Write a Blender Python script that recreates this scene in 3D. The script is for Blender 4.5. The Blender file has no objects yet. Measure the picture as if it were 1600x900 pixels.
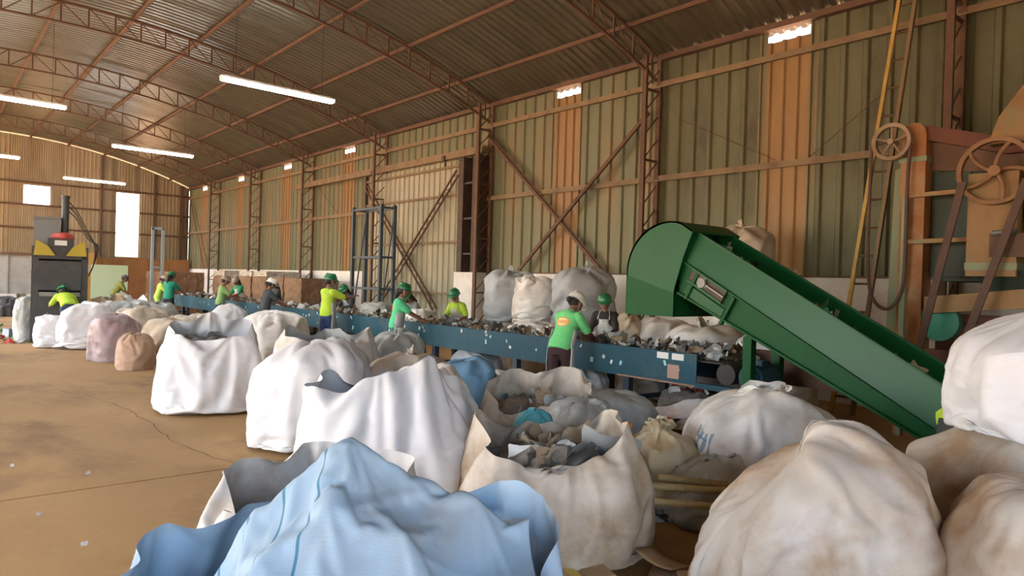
import bpy, math, random
import numpy as np
from mathutils import Matrix, Vector, Quaternion
R = math.radians
S = bpy.context.scene
COL = S.collection

# ------------------------------------------------------------------ camera, sky, sun, exposure
YAW, PITCH, ROLL, EYE = R(40.2), -math.atan2(8.1, 1100.0), 0.03, 1.72
cam_d = bpy.data.cameras.new('camera')
cam = bpy.data.objects.new('camera', cam_d)
COL.objects.link(cam)
S.camera = cam
cam_d.sensor_width = 36.0
cam_d.lens = 36.0 * 1100.0 / 1600.0
cam_d.clip_start, cam_d.clip_end = 0.05, 400
fw = Vector((math.sin(YAW) * math.cos(PITCH), math.cos(YAW) * math.cos(PITCH), math.sin(PITCH)))
r0 = Vector((math.cos(YAW), -math.sin(YAW), 0))
u0 = r0.cross(fw)
rt = r0 * math.cos(ROLL) + u0 * math.sin(ROLL)
upv = -r0 * math.sin(ROLL) + u0 * math.cos(ROLL)
cam.matrix_world = Matrix(((rt.x, upv.x, -fw.x, 0), (rt.y, upv.y, -fw.y, 0), (rt.z, upv.z, -fw.z, EYE), (0, 0, 0, 1)))

W = bpy.data.worlds.new('world')
S.world = W
W.use_nodes = True
wn = W.node_tree
sky = wn.nodes.new('ShaderNodeTexSky')
sky.sky_type = 'NISHITA'
sky.sun_disc = False
sky.sun_elevation = R(52)
sky.sun_rotation = R(-80)
sky.air_density = 1.0
sky.dust_density = 3.5
wn.links.new(sky.outputs[0], wn.nodes['Background'].inputs[0])
wn.nodes['Background'].inputs[1].default_value = 0.62

sun_d = bpy.data.lights.new('sun', 'SUN')
sun_d.energy = 15.0
sun_d.angle = R(0.6)
sun_d.color = (1.0, 0.93, 0.80)
sun = bpy.data.objects.new('sun', sun_d)
COL.objects.link(sun)
sdir = Vector((0.62, -0.10, -0.79))          # comes in over the open left side of the hall
sun.rotation_euler = sdir.to_track_quat('-Z', 'Y').to_euler()
sun.location = (-20, 5, 25)

S.view_settings.view_transform = 'Standard'
S.view_settings.look = 'None'
S.view_settings.gamma = 1.0
S.view_settings.use_curve_mapping = False
S.view_settings.exposure = 1.8
S.cycles.use_denoising = True
S.cycles.max_bounces = 8
S.cycles.diffuse_bounces = 5
S.cycles.sample_clamp_indirect = 8.0

# ------------------------------------------------------------------ noise
def _hash(ix, iy, iz, seed):
    h = (ix * 374761393 + iy * 668265263 + iz * 2147483647 + seed * 1274126177) & 0xffffffff
    h = ((h ^ (h >> 13)) * 1274126177) & 0xffffffff
    return ((h ^ (h >> 16)) & 0xffff) / 32767.5 - 1.0
def noise3(P, seed=0):
    """smooth value noise in -1..1 for an (n,3) array"""
    P = np.asarray(P, float)
    i = np.floor(P).astype(np.int64)
    f = P - i
    f = f * f * f * (f * (f * 6 - 15) + 10)
    out = 0
    for a in (0, 1):
        for b in (0, 1):
            for c in (0, 1):
                w = (f[:, 0] if a else 1 - f[:, 0]) * (f[:, 1] if b else 1 - f[:, 1]) * (f[:, 2] if c else 1 - f[:, 2])
                out = out + w * _hash(i[:, 0] + a, i[:, 1] + b, i[:, 2] + c, seed)
    return out
def sm(x, a, b):
    t = np.clip((x - a) / (b - a), 0, 1)
    return t * t * (3 - 2 * t)

# ------------------------------------------------------------------ materials
MATS = {}
def mat(name, col, rough=0.6, metal=0.0, col2=None, scale=4.0, lo=0.4, hi=0.7, bump=0.0, bscale=30.0, spec=0.5, dirt=None,
        dscale=1.3, dlo=0.5, dhi=0.75, trans=0.0, alpha=1.0, emit=None, estr=0.0, stretch=None, sss=0.0, coat=0.0):
    """principled material with blotches (col2), dirt and a fine bump, all in object space"""
    if name in MATS:
        return MATS[name]
    m = bpy.data.materials.new(name)
    m.use_nodes = True
    nt = m.node_tree
    N, L = nt.nodes, nt.links
    b = N['Principled BSDF']
    b.inputs['Roughness'].default_value = rough
    b.inputs['Metallic'].default_value = metal
    b.inputs['Specular IOR Level'].default_value = spec
    b.inputs['Coat Weight'].default_value = coat
    b.inputs['Alpha'].default_value = alpha
    b.inputs['Base Color'].default_value = (*col, 1)
    if emit:
        b.inputs['Emission Color'].default_value = (*emit, 1)
        b.inputs['Emission Strength'].default_value = estr
    tc = N.new('ShaderNodeTexCoord')
    vec = tc.outputs['Object']
    if stretch:
        mp = N.new('ShaderNodeMapping')
        mp.inputs['Scale'].default_value = stretch
        L.new(vec, mp.inputs[0])
        vec = mp.outputs[0]
    out = None
    def layer(prev, c, sc, l, h, seedoff):
        nz = N.new('ShaderNodeTexNoise')
        nz.inputs['Scale'].default_value = sc
        nz.inputs['Detail'].default_value = 6
        nz.inputs['Roughness'].default_value = 0.62
        ad = N.new('ShaderNodeVectorMath')
        ad.operation = 'ADD'
        ad.inputs[1].default_value = (seedoff, seedoff * 1.7, -seedoff)
        L.new(vec, ad.inputs[0])
        L.new(ad.outputs[0], nz.inputs['Vector'])
        mr = N.new('ShaderNodeMapRange')
        mr.inputs[1].default_value, mr.inputs[2].default_value = l, h
        L.new(nz.outputs[0], mr.inputs[0])
        mx = N.new('ShaderNodeMix')
        mx.data_type = 'RGBA'
        L.new(mr.outputs[0], mx.inputs[0])
        if prev is None:
            mx.inputs[6].default_value = (*col, 1)
        else:
            L.new(prev, mx.inputs[6])
        mx.inputs[7].default_value = (*c, 1)
        return mx.outputs[2]
    if col2:
        out = layer(out, col2, scale, lo, hi, 0.0)
    if dirt:
        out = layer(out, dirt, dscale, dlo, dhi, 7.3)
    if out is not None:
        L.new(out, b.inputs['Base Color'])
    if bump:
        nz = N.new('ShaderNodeTexNoise')
        nz.inputs['Scale'].default_value = bscale
        nz.inputs['Detail'].default_value = 4
        L.new(vec, nz.inputs['Vector'])
        bp = N.new('ShaderNodeBump')
        bp.inputs['Strength'].default_value = bump
        bp.inputs['Distance'].default_value = 0.02
        L.new(nz.outputs[0], bp.inputs['Height'])
        L.new(bp.outputs[0], b.inputs['Normal'])
    if trans:
        tr = N.new('ShaderNodeBsdfTranslucent')
        if out is not None:
            L.new(out, tr.inputs[0])
        else:
            tr.inputs[0].default_value = (*col, 1)
        ms = N.new('ShaderNodeMixShader')
        ms.inputs[0].default_value = trans
        L.new(b.outputs[0], ms.inputs[1])
        L.new(tr.outputs[0], ms.inputs[2])
        L.new(ms.outputs[0], N['Material Output'].inputs[0])
    MATS[name] = m
    return m

# ------------------------------------------------------------------ mesh helpers
class MB:
    def __init__(s):
        s.v, s.f, s.m, s.n = [], [], [], 0
    def add(s, V, F, mi=0):
        o = s.n
        V = [tuple(map(float, p)) for p in V]
        s.v += V
        s.n += len(V)
        s.f += [tuple(i + o for i in q) for q in F]
        s.m += [mi] * len(F)
        return s
    def box(s, c, d, mi=0, M=None, taper=1.0):
        x, y, z = d[0] / 2, d[1] / 2, d[2] / 2
        V = [Vector((a * x * (taper if e > 0 else 1), b * y * (taper if e > 0 else 1), e * z)) for a in (-1, 1) for b in (-1, 1) for e in (-1, 1)]
        if M is not None:
            V = [M @ p for p in V]
        V = [p + Vector(c) for p in V]
        return s.add(V, [(0, 1, 3, 2), (4, 6, 7, 5), (0, 4, 5, 1), (2, 3, 7, 6), (0, 2, 6, 4), (1, 5, 7, 3)], mi)
    def span(s, a, b, mi=0):
        return s.box([(p + q) / 2 for p, q in zip(a, b)], [abs(q - p) for p, q in zip(a, b)], mi)
    def beam(s, p, q, w, h, mi=0, up=(0, 0, 1)):
        p, q = Vector(p), Vector(q)
        d = q - p
        l = d.length
        d.normalize()
        u = Vector(up)
        if abs(d.dot(u)) > 0.98:
            u = Vector((0, 1, 0)) if abs(d.y) < 0.9 else Vector((1, 0, 0))
        x = d.cross(u).normalized()
        z = x.cross(d)
        M = Matrix((x, d, z)).transposed()
        return s.box((p + q) / 2, (w, l, h), mi, M)
    def tube(s, p, q, r, r2=None, n=10, mi=0, cap=True):
        r2 = r if r2 is None else r2
        p, q = Vector(p), Vector(q)
        d = (q - p).normalized()
        x = d.orthogonal().normalized()
        y = d.cross(x)
        V = []
        for c, rr in ((p, r), (q, r2)):
            V += [c + (x * math.cos(2 * math.pi * k / n) + y * math.sin(2 * math.pi * k / n)) * rr for k in range(n)]
        F = [(k, (k + 1) % n, n + (k + 1) % n, n + k) for k in range(n)]
        if cap:
            F += [tuple(range(n - 1, -1, -1)), tuple(range(n, 2 * n))]
        return s.add(V, F, mi)
    def path(s, pts, r, n=8, mi=0, closed=False):
        P = [Vector(p) for p in pts]
        V, F = [], []
        k = len(P)
        x = None
        for i, p in enumerate(P):
            a = P[i - 1] if (i or closed) else p
            b = P[(i + 1) % k] if (i < k - 1 or closed) else p
            d = (b - a).normalized()
            x = d.orthogonal().normalized() if x is None else (x - d * x.dot(d)).normalized()
            y = d.cross(x)
            V += [p + (x * math.cos(2 * math.pi * j / n) + y * math.sin(2 * math.pi * j / n)) * r for j in range(n)]
        for i in range(k if closed else k - 1):
            for j in range(n):
                F.append((i * n + j, i * n + (j + 1) % n, ((i + 1) % k) * n + (j + 1) % n, ((i + 1) % k) * n + j))
        if not closed:
            F += [tuple(range(n - 1, -1, -1)), tuple(range((k - 1) * n, k * n))]
        return s.add(V, F, mi)
    def loft(s, rings, mi=0, cap=True):
        n = len(rings[0])
        V = [p for r in rings for p in r]
        F = []
        for i in range(len(rings) - 1):
            for j in range(n):
                F.append((i * n + j, i * n + (j + 1) % n, (i + 1) * n + (j + 1) % n, (i + 1) * n + j))
        if cap:
            F += [tuple(range(n - 1, -1, -1)), tuple(range((len(rings) - 1) * n, len(rings) * n))]
        return s.add(V, F, mi)
    def lathe(s, prof, n=20, M=None, mi=0):
        M = M or Matrix()
        rings = [[M @ Vector((r * math.cos(2 * math.pi * k / n), r * math.sin(2 * math.pi * k / n), z)) for k in range(n)] for r, z in prof]
        return s.loft(rings, mi)
    def prism(s, poly, axis, a, b, mi=0):
        """polygon of 2-D points swept along world axis 0/1/2 from a to b"""
        def p3(p, t):
            q = list(p)
            q.insert(axis, t)
            return q
        n = len(poly)
        V = [p3(p, a) for p in poly] + [p3(p, b) for p in poly]
        F = [(k, (k + 1) % n, n + (k + 1) % n, n + k) for k in range(n)] + [tuple(range(n - 1, -1, -1)), tuple(range(n, 2 * n))]
        return s.add(V, F, mi)
    def grid(s, V, nu, nv, closed=False, mi=0):
        F = []
        for i in range(nv - 1):
            for j in range(nu if closed else nu - 1):
                F.append((i * nu + j, i * nu + (j + 1) % nu, (i + 1) * nu + (j + 1) % nu, (i + 1) * nu + j))
        return s.add(V, F, mi)
    def mesh(s, name, mats, smooth=False, off=None, fix=True):
        me = bpy.data.meshes.new(name)
        V = s.v
        if off is not None:
            V = [(x - off[0], y - off[1], z - off[2]) for x, y, z in V]
        me.from_pydata(V, [], s.f)
        if not isinstance(mats, (list, tuple)):
            mats = [mats]
        for m in mats:
            me.materials.append(m)
        if len(mats) > 1:
            me.polygons.foreach_set('material_index', s.m)
        me.update()
        if fix:
            import bmesh
            bm = bmesh.new()
            bm.from_mesh(me)
            bmesh.ops.recalc_face_normals(bm, faces=bm.faces)
            bm.to_mesh(me)
            bm.free()
        if smooth:
            me.polygons.foreach_set('use_smooth', [True] * len(me.polygons))
            me.set_sharp_from_angle(angle=R(smooth if smooth is not True else 40))
        return me
    def build(s, name, mats, parent=None, smooth=False, fix=True, local=False):
        """one mesh object; world coordinates are made local to an unrotated parent unless local=True"""
        off = None
        if parent is not None and not local:
            off = world_loc(parent)
        return link(name, s.mesh(name, mats, smooth, off, fix), parent)
def world_loc(o):
    p = Vector((0, 0, 0))
    while o is not None:
        p += o.location
        o = o.parent
    return p
def link(name, data, parent=None, loc=None):
    o = bpy.data.objects.new(name, data)
    COL.objects.link(o)
    o.parent = parent
    if loc is not None:
        o.location = loc
    return o
def tag(o, label=None, cat=None, group=None, kind=None):
    if label: o['label'] = label
    if cat: o['category'] = cat
    if group: o['group'] = group
    if kind: o['kind'] = kind
    return o
def thing(name, label, cat, loc=(0, 0, 0), rz=0.0, group=None, kind=None):
    o = link(name, None)
    o.location = loc
    o.rotation_euler = (0, 0, rz)
    o.empty_display_size = 0.1
    return tag(o, label, cat, group, kind)
def copy_tree(o, parent=None):
    c = o.copy()
    COL.objects.link(c)
    c.parent = parent
    for ch in list(o.children):
        copy_tree(ch, c)
    return c

# ------------------------------------------------------------------ shared materials
rust = mat('rusty_steel', (0.15, 0.085, 0.05), 0.75, 0.1, (0.10, 0.05, 0.035), 6, bump=0.2)
rust_red = mat('red_oxide_steel', (0.155, 0.083, 0.052), 0.7, 0.1, (0.105, 0.064, 0.042), 3, bump=0.15)
steel_dk = mat('dark_steel', (0.065, 0.05, 0.042), 0.6, 0.3, (0.12, 0.07, 0.045), 5)
tan_steel = mat('tan_painted_steel', (0.25, 0.18, 0.10), 0.65, 0.1, (0.17, 0.11, 0.06), 3, bump=0.1)
galv = mat('galvanised_wall_sheet', (0.180, 0.192, 0.115), 0.55, 0.25, (0.135, 0.14, 0.078), 1.4, 0.35, 0.7, dirt=(0.30, 0.17, 0.08), dscale=0.7, dlo=0.55, dhi=0.85, stretch=(1, 1, 0.25))
galv_dk = mat('smoke_stained_wall_sheet', (0.158, 0.165, 0.095), 0.6, 0.2, (0.112, 0.112, 0.062), 1.6, 0.35, 0.7, dirt=(0.055, 0.045, 0.03), dscale=0.9, dlo=0.5, dhi=0.68, stretch=(1, 1, 0.35))
galv_door = mat('pale_door_sheet', (0.40, 0.38, 0.28), 0.5, 0.25, (0.31, 0.29, 0.20), 1.8, 0.35, 0.7, stretch=(1, 1, 0.3))
amber = mat('amber_fibreglass_sheet', (0.28, 0.158, 0.055), 0.5, 0.0, (0.20, 0.108, 0.036), 2.5, 0.35, 0.7, trans=0.07, stretch=(1, 1, 0.2))
roofm = mat('roof_sheet', (0.29, 0.27, 0.205), 0.36, 0.75, (0.19, 0.175, 0.13), 1.1, 0.35, 0.7, stretch=(0.4, 1.5, 1))
white_ms = mat('whitewashed_masonry', (0.80, 0.78, 0.74), 0.85, 0, (0.66, 0.62, 0.55), 2.0, 0.45, 0.75, dirt=(0.42, 0.27, 0.17), dscale=1.1, dlo=0.58, dhi=0.85, bump=0.15)
# ------------------------------------------------------------------ the hall
XW, XL, BAY, Y0 = 11.0, -6.2, 5.2, 3.5
YF, YB = 39.9, -4.1
XC, ZE, ZA = 2.4, 6.22, 7.95                    # ridge, eave and apex height
RR = ((XW - XC) ** 2 + (ZA - ZE) ** 2) / (2 * (ZA - ZE))
def roof_z(x, dz=0.0):
    return ZA - RR + math.sqrt(max(RR * RR - (x - XC) ** 2, 0)) + dz

# floor: red earth trodden over concrete
def floor_material():
    m = mat('red_dust_on_concrete', (0.40, 0.245, 0.095), 0.8, 0, (0.33, 0.19, 0.07), 0.9, 0.35, 0.7, bump=0.12, bscale=14,
            dirt=(0.21, 0.115, 0.045), dscale=0.75, dlo=0.52, dhi=0.68, stretch=(1.0, 0.55, 1))
    nt = m.node_tree
    N, L = nt.nodes, nt.links
    b = N['Principled BSDF']
    src = b.inputs['Base Color'].links[0].from_socket
    tc = N.new('ShaderNodeTexCoord')
    nz = N.new('ShaderNodeTexNoise')
    nz.inputs['Scale'].default_value = 7
    nz.inputs['Detail'].default_value = 8
    L.new(tc.outputs['Object'], nz.inputs['Vector'])
    mr = N.new('ShaderNodeMapRange')
    mr.inputs[1].default_value, mr.inputs[2].default_value = 0.55, 0.8
    mr.inputs[4].default_value = 0.45
    L.new(nz.outputs[0], mr.inputs[0])
    mx = N.new('ShaderNodeMix')
    mx.data_type = 'RGBA'
    L.new(mr.outputs[0], mx.inputs[0])
    L.new(src, mx.inputs[6])
    mx.inputs[7].default_value = (0.46, 0.29, 0.13, 1)
    L.new(mx.outputs[2], b.inputs['Base Color'])
    return m
fl_m = floor_material()
crack_m = mat('crack_dirt', (0.13, 0.065, 0.035), 0.9)
mb = MB()
JY = 6.35                                         # a construction joint runs across the slab
mb.span((XL, YB, -0.2), (XW, JY - 0.012, 0))
mb.span((XL, JY + 0.012, -0.2), (XW, YF, 0))
mb.span((XL, JY - 0.02, -0.2), (XW, JY + 0.02, -0.008))
floor = tag(mb.build('floor', fl_m), 'red-brown earth-dusted concrete floor of the hall', 'floor', kind='structure')
def crack(pts, w):
    rnd = random.Random(4)
    mbk = MB()
    P = []
    for (a, b) in zip(pts[:-1], pts[1:]):
        for k in range(6):
            t = k / 6
            P.append((a[0] + (b[0] - a[0]) * t + rnd.uniform(-.035, .035), a[1] + (b[1] - a[1]) * t + rnd.uniform(-.035, .035)))
    P.append(pts[-1])
    V = []
    for i, p in enumerate(P):
        ww = w * rnd.uniform(.5, 1.3)
        V += [(p[0] - ww, p[1], 0.0015), (p[0] + ww, p[1] + ww * .5, 0.0015)]
    mbk.grid(V, 2, len(P))
    mbk.build('crack', crack_m, floor, fix=False)
crack([(1.55, 11.9), (2.0, 10.2), (2.05, 8.7), (2.0, 7.6), (2.25, 6.4)], 0.0055)
crack([(0.95, 9.2), (1.5, 8.9), (2.05, 8.8)], 0.004)

# open ground outside, sunlit red earth
earth = mat('red_earth', (0.42, 0.25, 0.14), 0.95, 0, (0.35, 0.20, 0.11), 0.4, bump=0.2)
mb = MB()
mb.span((-90, -90, -0.5), (XL, 130, -0.02))
mb.span((XW + 0.2, -90, -0.5), (90, 130, -0.02))
mb.span((XL, -90, -0.5), (XW + 0.2, YB, -0.02))
mb.span((XL, YF + 0.15, -0.5), (XW + 0.2, 130, -0.02))
tag(mb.build('ground', earth), 'open red earth yard around the hall', 'ground', kind='structure')

# --- right-hand wall
D0, D1 = 14.85, 20.1                              # sliding door opening
mb = MB()
mb.span((XW, YB, 0), (XW + 0.15, D0 - 0.05, 1.95))
mb.span((10.58, 14.0, 0), (XW, D0 + .02, 1.955))
mb.span((XW, D1 + 0.05, 0), (XW + 0.15, YF, 1.95))
wall_r = tag(mb.build('wall_right', white_ms), 'long side wall of ribbed metal sheets above a whitewashed masonry base', 'wall', kind='structure')
def sheet_mesh(name, width, z0, z1, ribs, depth, m, flat=0.62):
    """ribbed sheet in the YZ plane, ribs towards -X"""
    p = width / ribs
    prof = []
    for k in range(ribs):
        y = k * p
        prof += [(0, y), (0, y + p * flat), (-depth, y + p * (flat + 0.09)), (-depth, y + p * (0.91))]
    prof.append((0, width))
    a = MB()
    n = len(prof)
    V = [(x, y, z0) for x, y in prof] + [(x, y, z1) for x, y in prof]
    a.grid(V, n, 2)
    return a.mesh(name, m, fix=False)
SW = BAY / 5
WB, WT = 1.93, 6.20
m_full = sheet_mesh('wall_sheet', SW, WB, WT, 3, 0.042, galv)
m_dark = sheet_mesh('wall_sheet', SW, WB, WT, 3, 0.042, galv_dk)
m_amb = sheet_mesh('wall_sheet', SW * 0.72, WB, 5.93, 3, 0.042, amber)
m_fill = sheet_mesh('wall_sheet', SW * 0.14, WB, WT, 1, 0.03, galv)
m_over = sheet_mesh('wall_sheet', SW, 4.95, WT, 3, 0.042, galv)
nsheet = 0
for k in range(-2, 7):
    for j in range(5):
        y = Y0 + k * BAY + j * SW
        if y < YB - 0.1 or y > YF - 0.2:
            continue
        yc = y + SW / 2
        if k == 2 and j >= 1 or k == 3 and yc < D1:
            link('wall_sheet', m_over, wall_r, (XW + 0.05, y, 0))
        elif j == 2:
            link('wall_sheet', m_amb, wall_r, (XW + 0.05, y + SW * 0.14, 0))
            link('wall_sheet', m_fill, wall_r, (XW + 0.05, y, 0))
            link('wall_sheet', m_fill, wall_r, (XW + 0.05, y + SW * 0.86, 0))
        else:
            link('wall_sheet', m_dark if (k, j) in ((0, 0), (0, 1), (0, 3), (0, 4), (-1, 4)) else m_full, wall_r, (XW + 0.05, y, 0))
for z, (a, b) in ((3.83, (YB, D0)), (3.83, (D1, YF)), (5.65, (YB, YF)), (6.10, (YB, YF)), (2.02, (YB, D0))):
    mb = MB()
    if z > 6:
        mb.tube((XW - 0.03, a, 6.16), (XW - 0.03, b, 6.16), 0.05)
    elif z < 2.1:
        mb.beam((XW + 0.0, a, 1.965), (XW + 0.0, b, 1.965), 0.05, 0.03)
    else:
        mb.beam((XW - 0.035, a, z), (XW - 0.035, b, z), 0.07, 0.10)
        mb.beam((XW - 0.075, a, z - 0.045), (XW - 0.075, b, z - 0.045), 0.02, 0.03)
    mb.build('girt', tan_steel if 3 < z < 6 else rust_red, wall_r)
# crossed tie rods in the bay beside the door
for p, q in (((10.86, 13.95, 5.35), (10.86, 9.95, 2.0)), ((10.82, 8.85, 5.1), (10.82, 12.6, 2.0))):
    mb = MB()
    mb.beam(p, q, 0.05, 0.07)
    mb.beam((p[0] + .02, p[1], p[2] + .03), (q[0] + .02, q[1], q[2] + .03), 0.012, 0.10)
    mb.build('tie_rod', rust, wall_r)
for p, q in (((10.95, 38.9, 5.4), (10.95, 36.2, 2.0)), ((10.95, 39.4, 5.5), (10.95, 36.9, 2.0)), ((10.95, 24.0, 5.0), (10.95, 22.3, 3.9)), ((10.93, 8.2, 4.9), (10.93, 6.2, 3.9)), ((10.93, 4.4, 4.8), (10.93, 5.6, 3.9))):
    mb = MB()
    mb.tube(p, q, 0.018 if p[1] > 30 else 0.007, n=6)
    mb.build('tie_rod', rust, wall_r)

# --- sliding door with lattice cross bracing
door = thing('door_1', 'tall sliding door of pale ribbed metal with a latticed cross brace', 'door', (10.85, D0, 0), kind='structure')
NS = 5
dw = (D1 - D0) / NS
m_door = sheet_mesh('door_sheet', dw, 0.05, 4.93, 4, 0.035, galv_door, 0.55)
for k in range(NS):
    link('door_sheet', m_door, door, (0.04, k * dw, 0))
for z in (0.1, 1.38, 2.75, 4.0, 4.75):
    mb = MB(); mb.beam((10.8, D0, z), (10.8, D1, z), 0.05, 0.06); mb.build('door_rail', tan_steel, door)
for y in (D0 + 0.04, D1 - 0.04):
    mb = MB(); mb.beam((10.8, y, 0.02), (10.8, y, 4.93), 0.08, 0.09); mb.build('door_stile', steel_dk, door)
def lattice(mb, p, q, gap, r, n, side):
    p, q, side = Vector(p), Vector(q), Vector(side).normalized()
    for s_ in (-1, 1):
        mb.beam(p + side * gap / 2 * s_, q + side * gap / 2 * s_, r * 2, r * 2)
    for k in range(n):
        a, b = p.lerp(q, k / n), p.lerp(q, (k + 1) / n)
        s_ = 1 if k % 2 else -1
        mb.tube(a + side * gap / 2 * s_, b - side * gap / 2 * s_, r * 0.6, n=5)
for p, q in (((10.74, 19.9, 4.55), (10.74, 15.9, 0.9)), ((10.70, 15.0, 4.55), (10.70, 19.0, 0.9))):
    mb = MB()
    v = Vector(q) - Vector(p)
    lattice(mb, p, q, 0.16, 0.02, 22, Vector((1, 0, 0)).cross(v))
    mb.build('cross_brace', rust, door)
mb = MB()
mb.beam((10.72, 13.9, 5.03), (10.72, 25.4, 5.03), 0.14, 0.17)
mb.beam((10.64, 13.9, 4.95), (10.64, 25.4, 4.95), 0.02, 0.05)
mb.build('door_track', tan_steel, door)
for y in (D0 + .7, D1 - .7):
    mb = MB(); mb.tube((10.60, y, 4.97), (10.72, y, 4.97), 0.07, n=14); mb.box((10.68, y, 4.86), (0.03, 0.06, 0.2)); mb.build('door_roller', steel_dk, door)
mb = MB()
mb.span((10.62, 14.02, 1.96), (10.99, 14.22, 4.9)); mb.span((10.62, 14.62, 1.96), (10.99, 14.84, 4.9)); mb.span((10.9, 14.2, 1.96), (10.98, 14.64, 4.9))
for z in (2.4, 3.3, 4.2): mb.span((10.66, 14.2, z), (10.9, 14.64, z + .05))
tag(mb.build('trim_1', steel_dk), 'dark steel door jamb box between the sliding door and the cross-braced bay', 'door frame', kind='structure')

# --- lattice columns along the right wall, one object each
def column_parts(root):
    xa, xb = 10.98, 10.52
    for x in (xa - .03, xb):
        mb = MB(); mb.beam((x, 0, 0), (x, 0, 6.12 if x == xb else 6.15), 0.06, 0.10); mb.build('upright', rust_red if x == xb else rust, root, local=True)
    n = 13
    for k in range(n):
        z0, z1 = 0.1 + k * 0.45, 0.1 + (k + 1) * 0.45
        mb = MB(); mb.tube((xb, 0, z0), (xa - .03, 0, z1), 0.014, n=5); mb.build('lacing_bar', rust, root, local=True)
        if k % 3 == 2:
            mb = MB(); mb.beam((xb, 0, z1), (xa - .03, 0, z1), 0.04, 0.04); mb.build('batten', rust, root, local=True)
    mb = MB(); mb.span((xb - .12, -.12, 0), (xa, .12, .02)); mb.build('base_plate', rust, root, local=True)
col0 = thing('lattice_column', 'x', 'column', (0, Y0, 0), group='lattice wall columns')
column_parts(col0)
col_lab = ['rusty lattice wall column behind the old orange machine', 'rusty lattice wall column beside the amber strip left of the green conveyor',
           'rusty lattice wall column against the dark jamb of the sliding door', 'rusty lattice wall column hidden by the sliding door',
           'rusty lattice wall column at the far end of the sliding door track'] + ['rusty lattice wall column second from the far gable wall', 'rusty lattice wall column nearest the far gable wall']
cols = [col0] + [copy_tree(col0) for _ in range(6)]
for k, c in enumerate(cols):
    c.location = (0, Y0 + k * BAY, 0)
    c['label'] = col_lab[k]

# --- arched roof trusses
TD = 0.46
def truss_parts(root):
    def lz(x):
        return roof_z(x, -0.11)
    def ll(x):
        return roof_z(x, -0.11 - TD)
    xs = np.linspace(XL + 0.1, XW - 0.15, 49)
    for nm, fz, m, w in (('upper_chord', lz, rust, .055), ('lower_chord', ll, rust_red, .055)):
        mb = MB()
        rings = [[(x, -w / 2, fz(x) - .022), (x, w / 2, fz(x) - .022), (x, w / 2, fz(x) + .022), (x, -w / 2, fz(x) + .022)] for x in xs]
        mb.loft(rings)
        mb.build(nm, m, root, local=True)
    st = np.linspace(XL + 0.3, XW - 0.3, 31)
    for i in range(30):
        a, b = st[i], st[i + 1]
        mb = MB()
        if b <= XC + 0.3:
            mb.tube((a, 0, ll(a)), (b, 0, lz(b)), 0.013, n=5)
        else:
            mb.tube((a, 0, lz(a)), (b, 0, ll(b)), 0.013, n=5)
        mb.build('web_diagonal', rust, root, local=True)
        mb = MB()
        mb.beam((b, 0, ll(b)), (b, 0, lz(b)), 0.034, 0.025)
        mb.build('web_post', rust_red, root, local=True)
tr0 = thing('roof_truss', 'x', 'roof truss', (0, Y0, 0), group='arched roof trusses')
truss_parts(tr0)
tr_lab = ['arched steel lattice roof truss above the old orange machine', 'arched steel lattice roof truss meeting the column left of the green conveyor',
          'arched steel lattice roof truss carrying the largest tube lamp, at the sliding door jamb', 'arched steel lattice roof truss over the middle of the sliding door',
          'arched steel lattice roof truss at the end of the sliding door track', 'arched steel lattice roof truss second from the far gable wall', 'arched steel lattice roof truss nearest the far gable wall']
trs = [tr0] + [copy_tree(tr0) for _ in range(6)]
for k, c in enumerate(trs):
    c.location = (0, Y0 + k * BAY, 0)
    c['label'] = tr_lab[k]

# --- arched roof of ribbed sheets on long purlins
RW = 1.04
def roof_sheet(xa, xb, name):
    ribs = 5
    p = RW / ribs
    prof = []
    for k in range(ribs):
        y = k * p
        prof += [(0, y), (0, y + p * .45), (0.035, y + p * .6), (0.035, y + p * .85)]
    prof.append((0, RW))
    xs = np.linspace(xa, xb, 15)
    V = []
    for x in xs:
        for dz, y in prof:
            V.append((x, y, roof_z(x) + dz + 0.01))
    a = MB()
    a.grid(V, len(prof), len(xs))
    return a.mesh(name, roofm, smooth=25, fix=False)
ceil = thing('ceiling', 'arched roof of ribbed metal sheets', 'ceiling', (0, 0, 0), kind='structure')
rs = [roof_sheet(XC, XW + 0.25, 'roof_sheet'), roof_sheet(XL - 0.25, XC, 'roof_sheet')]
y = YB
while y < YF:
    for r_ in rs:
        link('roof_sheet', r_, ceil, (0, y, 0))
    y += RW
for k in range(-5, 6):
    x = XC + 1.52 * k
    mb = MB()
    mb.beam((x, YB, roof_z(x) - 0.055), (x, YF, roof_z(x) - 0.05), 0.06, 0.075)
    mb.build('purlin', rust_red, ceil)
mb = MB(); mb.beam((XW - .05, YB, ZE - .06), (XW - .05, YF, ZE - .06), 0.12, 0.10); mb.build('eave_beam', rust_red, ceil)

# --- far gable wall
def gable_sheet(x0, x1, zb, zt):
    n = 6
    p = (x1 - x0) / n
    prof = []
    for k in range(n):
        x = x0 + k * p
        prof += [(x, 0), (x + p * .6, 0), (x + p * .7, -.035), (x + p * .92, -.035)]
    prof.append((x1, 0))
    V = [(x, YF + y, zb) for x, y in prof] + [(x, YF + y, zt(x) if callable(zt) else zt) for x, y in prof]
    a = MB(); a.grid(V, len(prof), 2)
    return a
mb = MB()
mb.span((XL, YF, 0), (XW, YF + 0.15, 1.3))
wall_f = tag(mb.build('wall_far', white_ms), 'far gable wall of ribbed metal with bright openings', 'wall', kind='structure')
gal_far = mat('glow_tinted_gable_sheet', (0.44, 0.36, 0.24), 0.6, 0.2, (0.32, 0.24, 0.14), 1.4, 0.35, 0.7, stretch=(1, 1, 0.3))  # wall sheet coloured lighter and warmer, the far end's glow painted in
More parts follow.
